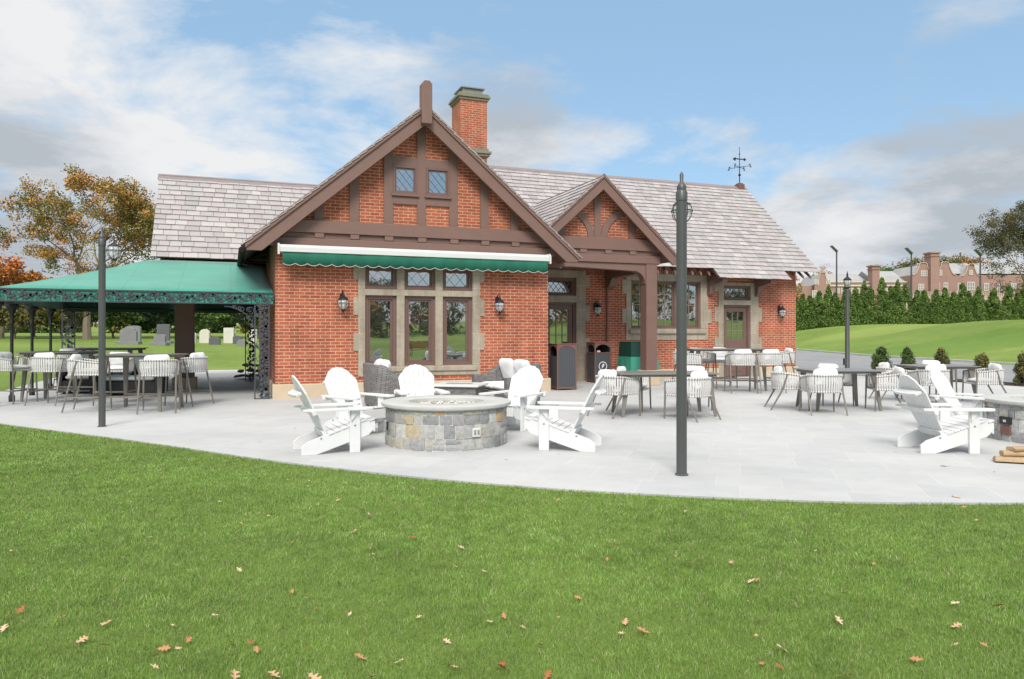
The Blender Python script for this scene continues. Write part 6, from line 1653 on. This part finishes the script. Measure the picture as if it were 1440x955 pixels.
n1 = noise(nt, 1.7, 10, .6, cb.outputs[0], .25)
mp = nd(nt, 'ShaderNodeMapping'); mp.inputs['Location'].default_value = (.13, -.10, 0); lk(nt, cb.outputs[0], mp.inputs[0])
n2 = noise(nt, 1.9, 9, .62, mp.outputs[0], .2)
def blob(px_, py_, k, sharp):
    a, c_ = (px_-720)/F, (HOR-py_)/F; d = Vector((CS*a+SN, -SN*a+CS, c_)).normalized()
    dt = nd(nt, 'ShaderNodeVectorMath', operation='DOT_PRODUCT'); lk(nt, tc, dt.inputs[0]); dt.inputs[1].default_value = d
    return mth(nt, 'MULTIPLY', mth(nt, 'POWER', mth(nt, 'MAXIMUM', dt.outputs['Value'], 0), sharp), k)
bias = None
for b in ((150, 90, .03, 22), (420, 190, .03, 80), (650, 125, .26, 80), (400, 110, -.04, 120), (40, 240, .13, 30), (1320, 240, .30, 36), (1120, 310, .16, 120), (930, 240, .10, 80), (1230, 15, .05, 200), (950, 82, .04, 900),
          (330, 40, -.12, 250), (560, 10, -.16, 200), (1000, 120, -.22, 26), (480, 170, -.06, 300), (790, 20, -.12, 60), (1400, 60, -.16, 60), (1240, 90, -.12, 80), (1200, 190, -.06, 200), (1340, 15, .04, 700)):
    v_ = blob(*b); bias = v_ if bias is None else mth(nt, 'ADD', bias, v_)
hz0 = mth(nt, 'MULTIPLY', mth(nt, 'POWER', mth(nt, 'SUBTRACT', 1, mth(nt, 'MAXIMUM', sp.outputs[2], 0)), 14), .16)
mk = mth(nt, 'ADD', mth(nt, 'ADD', n1.outputs[0], bias), hz0)
mask = ramp(nt, mk, [(.46, (0, 0, 0)), (.54, (.5, .5, .5)), (.64, (1, 1, 1))])
gb_ = None
for b in ((60, 190, .34, 70), (1340, 220, .34, 50), (150, 30, -.2, 60), (680, 130, .16, 90), (1200, 300, -.25, 200), (330, 110, -.28, 50), (140, 40, -.2, 60), (20, 330, .12, 60)):
    v_ = blob(*b); gb_ = v_ if gb_ is None else mth(nt, 'ADD', gb_, v_)
shade = mth(nt, 'ADD', n2.outputs[0], gb_)
ccol = ramp(nt, shade, [(.36, (5.6, 5.65, 5.7)), (.52, (4.8, 4.95, 5.15)), (.72, (3.1, 3.4, 3.75))])
# fine brightness structure in the clouds
CLOUD = 1.0
skc = nd(nt, 'ShaderNodeVectorMath', operation='SCALE'); lk(nt, sky.outputs[0], skc.inputs[0]); skc.inputs['Scale'].default_value = 1.0
skm = mixc(nt, .6, skc.outputs[0], (2.45, 4.0, 5.5, 1))
fin = mixc(nt, 0.0, skm, ccol); fin_node = nt.nodes[-1]
lk(nt, mask, fin_node.inputs[0])
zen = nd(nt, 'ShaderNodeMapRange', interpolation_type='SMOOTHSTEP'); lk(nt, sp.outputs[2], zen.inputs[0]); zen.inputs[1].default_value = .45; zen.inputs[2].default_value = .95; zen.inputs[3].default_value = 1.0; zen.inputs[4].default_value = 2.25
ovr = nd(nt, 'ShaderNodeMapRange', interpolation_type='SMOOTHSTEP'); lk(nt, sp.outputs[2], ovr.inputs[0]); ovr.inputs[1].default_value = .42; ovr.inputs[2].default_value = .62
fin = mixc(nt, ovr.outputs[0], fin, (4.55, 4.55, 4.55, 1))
fsc = nd(nt, 'ShaderNodeVectorMath', operation='SCALE'); lk(nt, fin, fsc.inputs[0]); lk(nt, zen.outputs[0], fsc.inputs['Scale']); fin = fsc.outputs[0]   # cloud overhead, out of view, is brightened to add soft fill light
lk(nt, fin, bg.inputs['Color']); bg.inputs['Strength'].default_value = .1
sun = bpy.data.lights.new('sun', 'SUN'); sun.energy = 2.1; sun.angle = R(22); sun.color = (1, .95, .88)
so_ = bpy.data.objects.new('sun', sun); COL.objects.link(so_)
sd_ = Vector((math.sin(SUN_AZ)*math.cos(SUN_EL), math.cos(SUN_AZ)*math.cos(SUN_EL), math.sin(SUN_EL)))
so_.rotation_euler = sd_.to_track_quat('Z', 'Y').to_euler()
cam = bpy.data.cameras.new('camera'); co = bpy.data.objects.new('camera', cam); COL.objects.link(co)
co.location = (0, 0, CH); co.rotation_euler = (R(90), 0, -YAW); cam.sensor_width = 36; cam.lens = F/1440*36; cam.shift_y = -(477.5-HOR)/1440; cam.clip_end = 4000; cam.clip_start = .05
SC.camera = co
SC.render.resolution_x = 1024; SC.render.resolution_y = 679
SC.view_settings.view_transform = 'Standard'; SC.view_settings.look = 'None'; SC.view_settings.exposure = .62; SC.view_settings.gamma = 1; SC.view_settings.use_curve_mapping = False
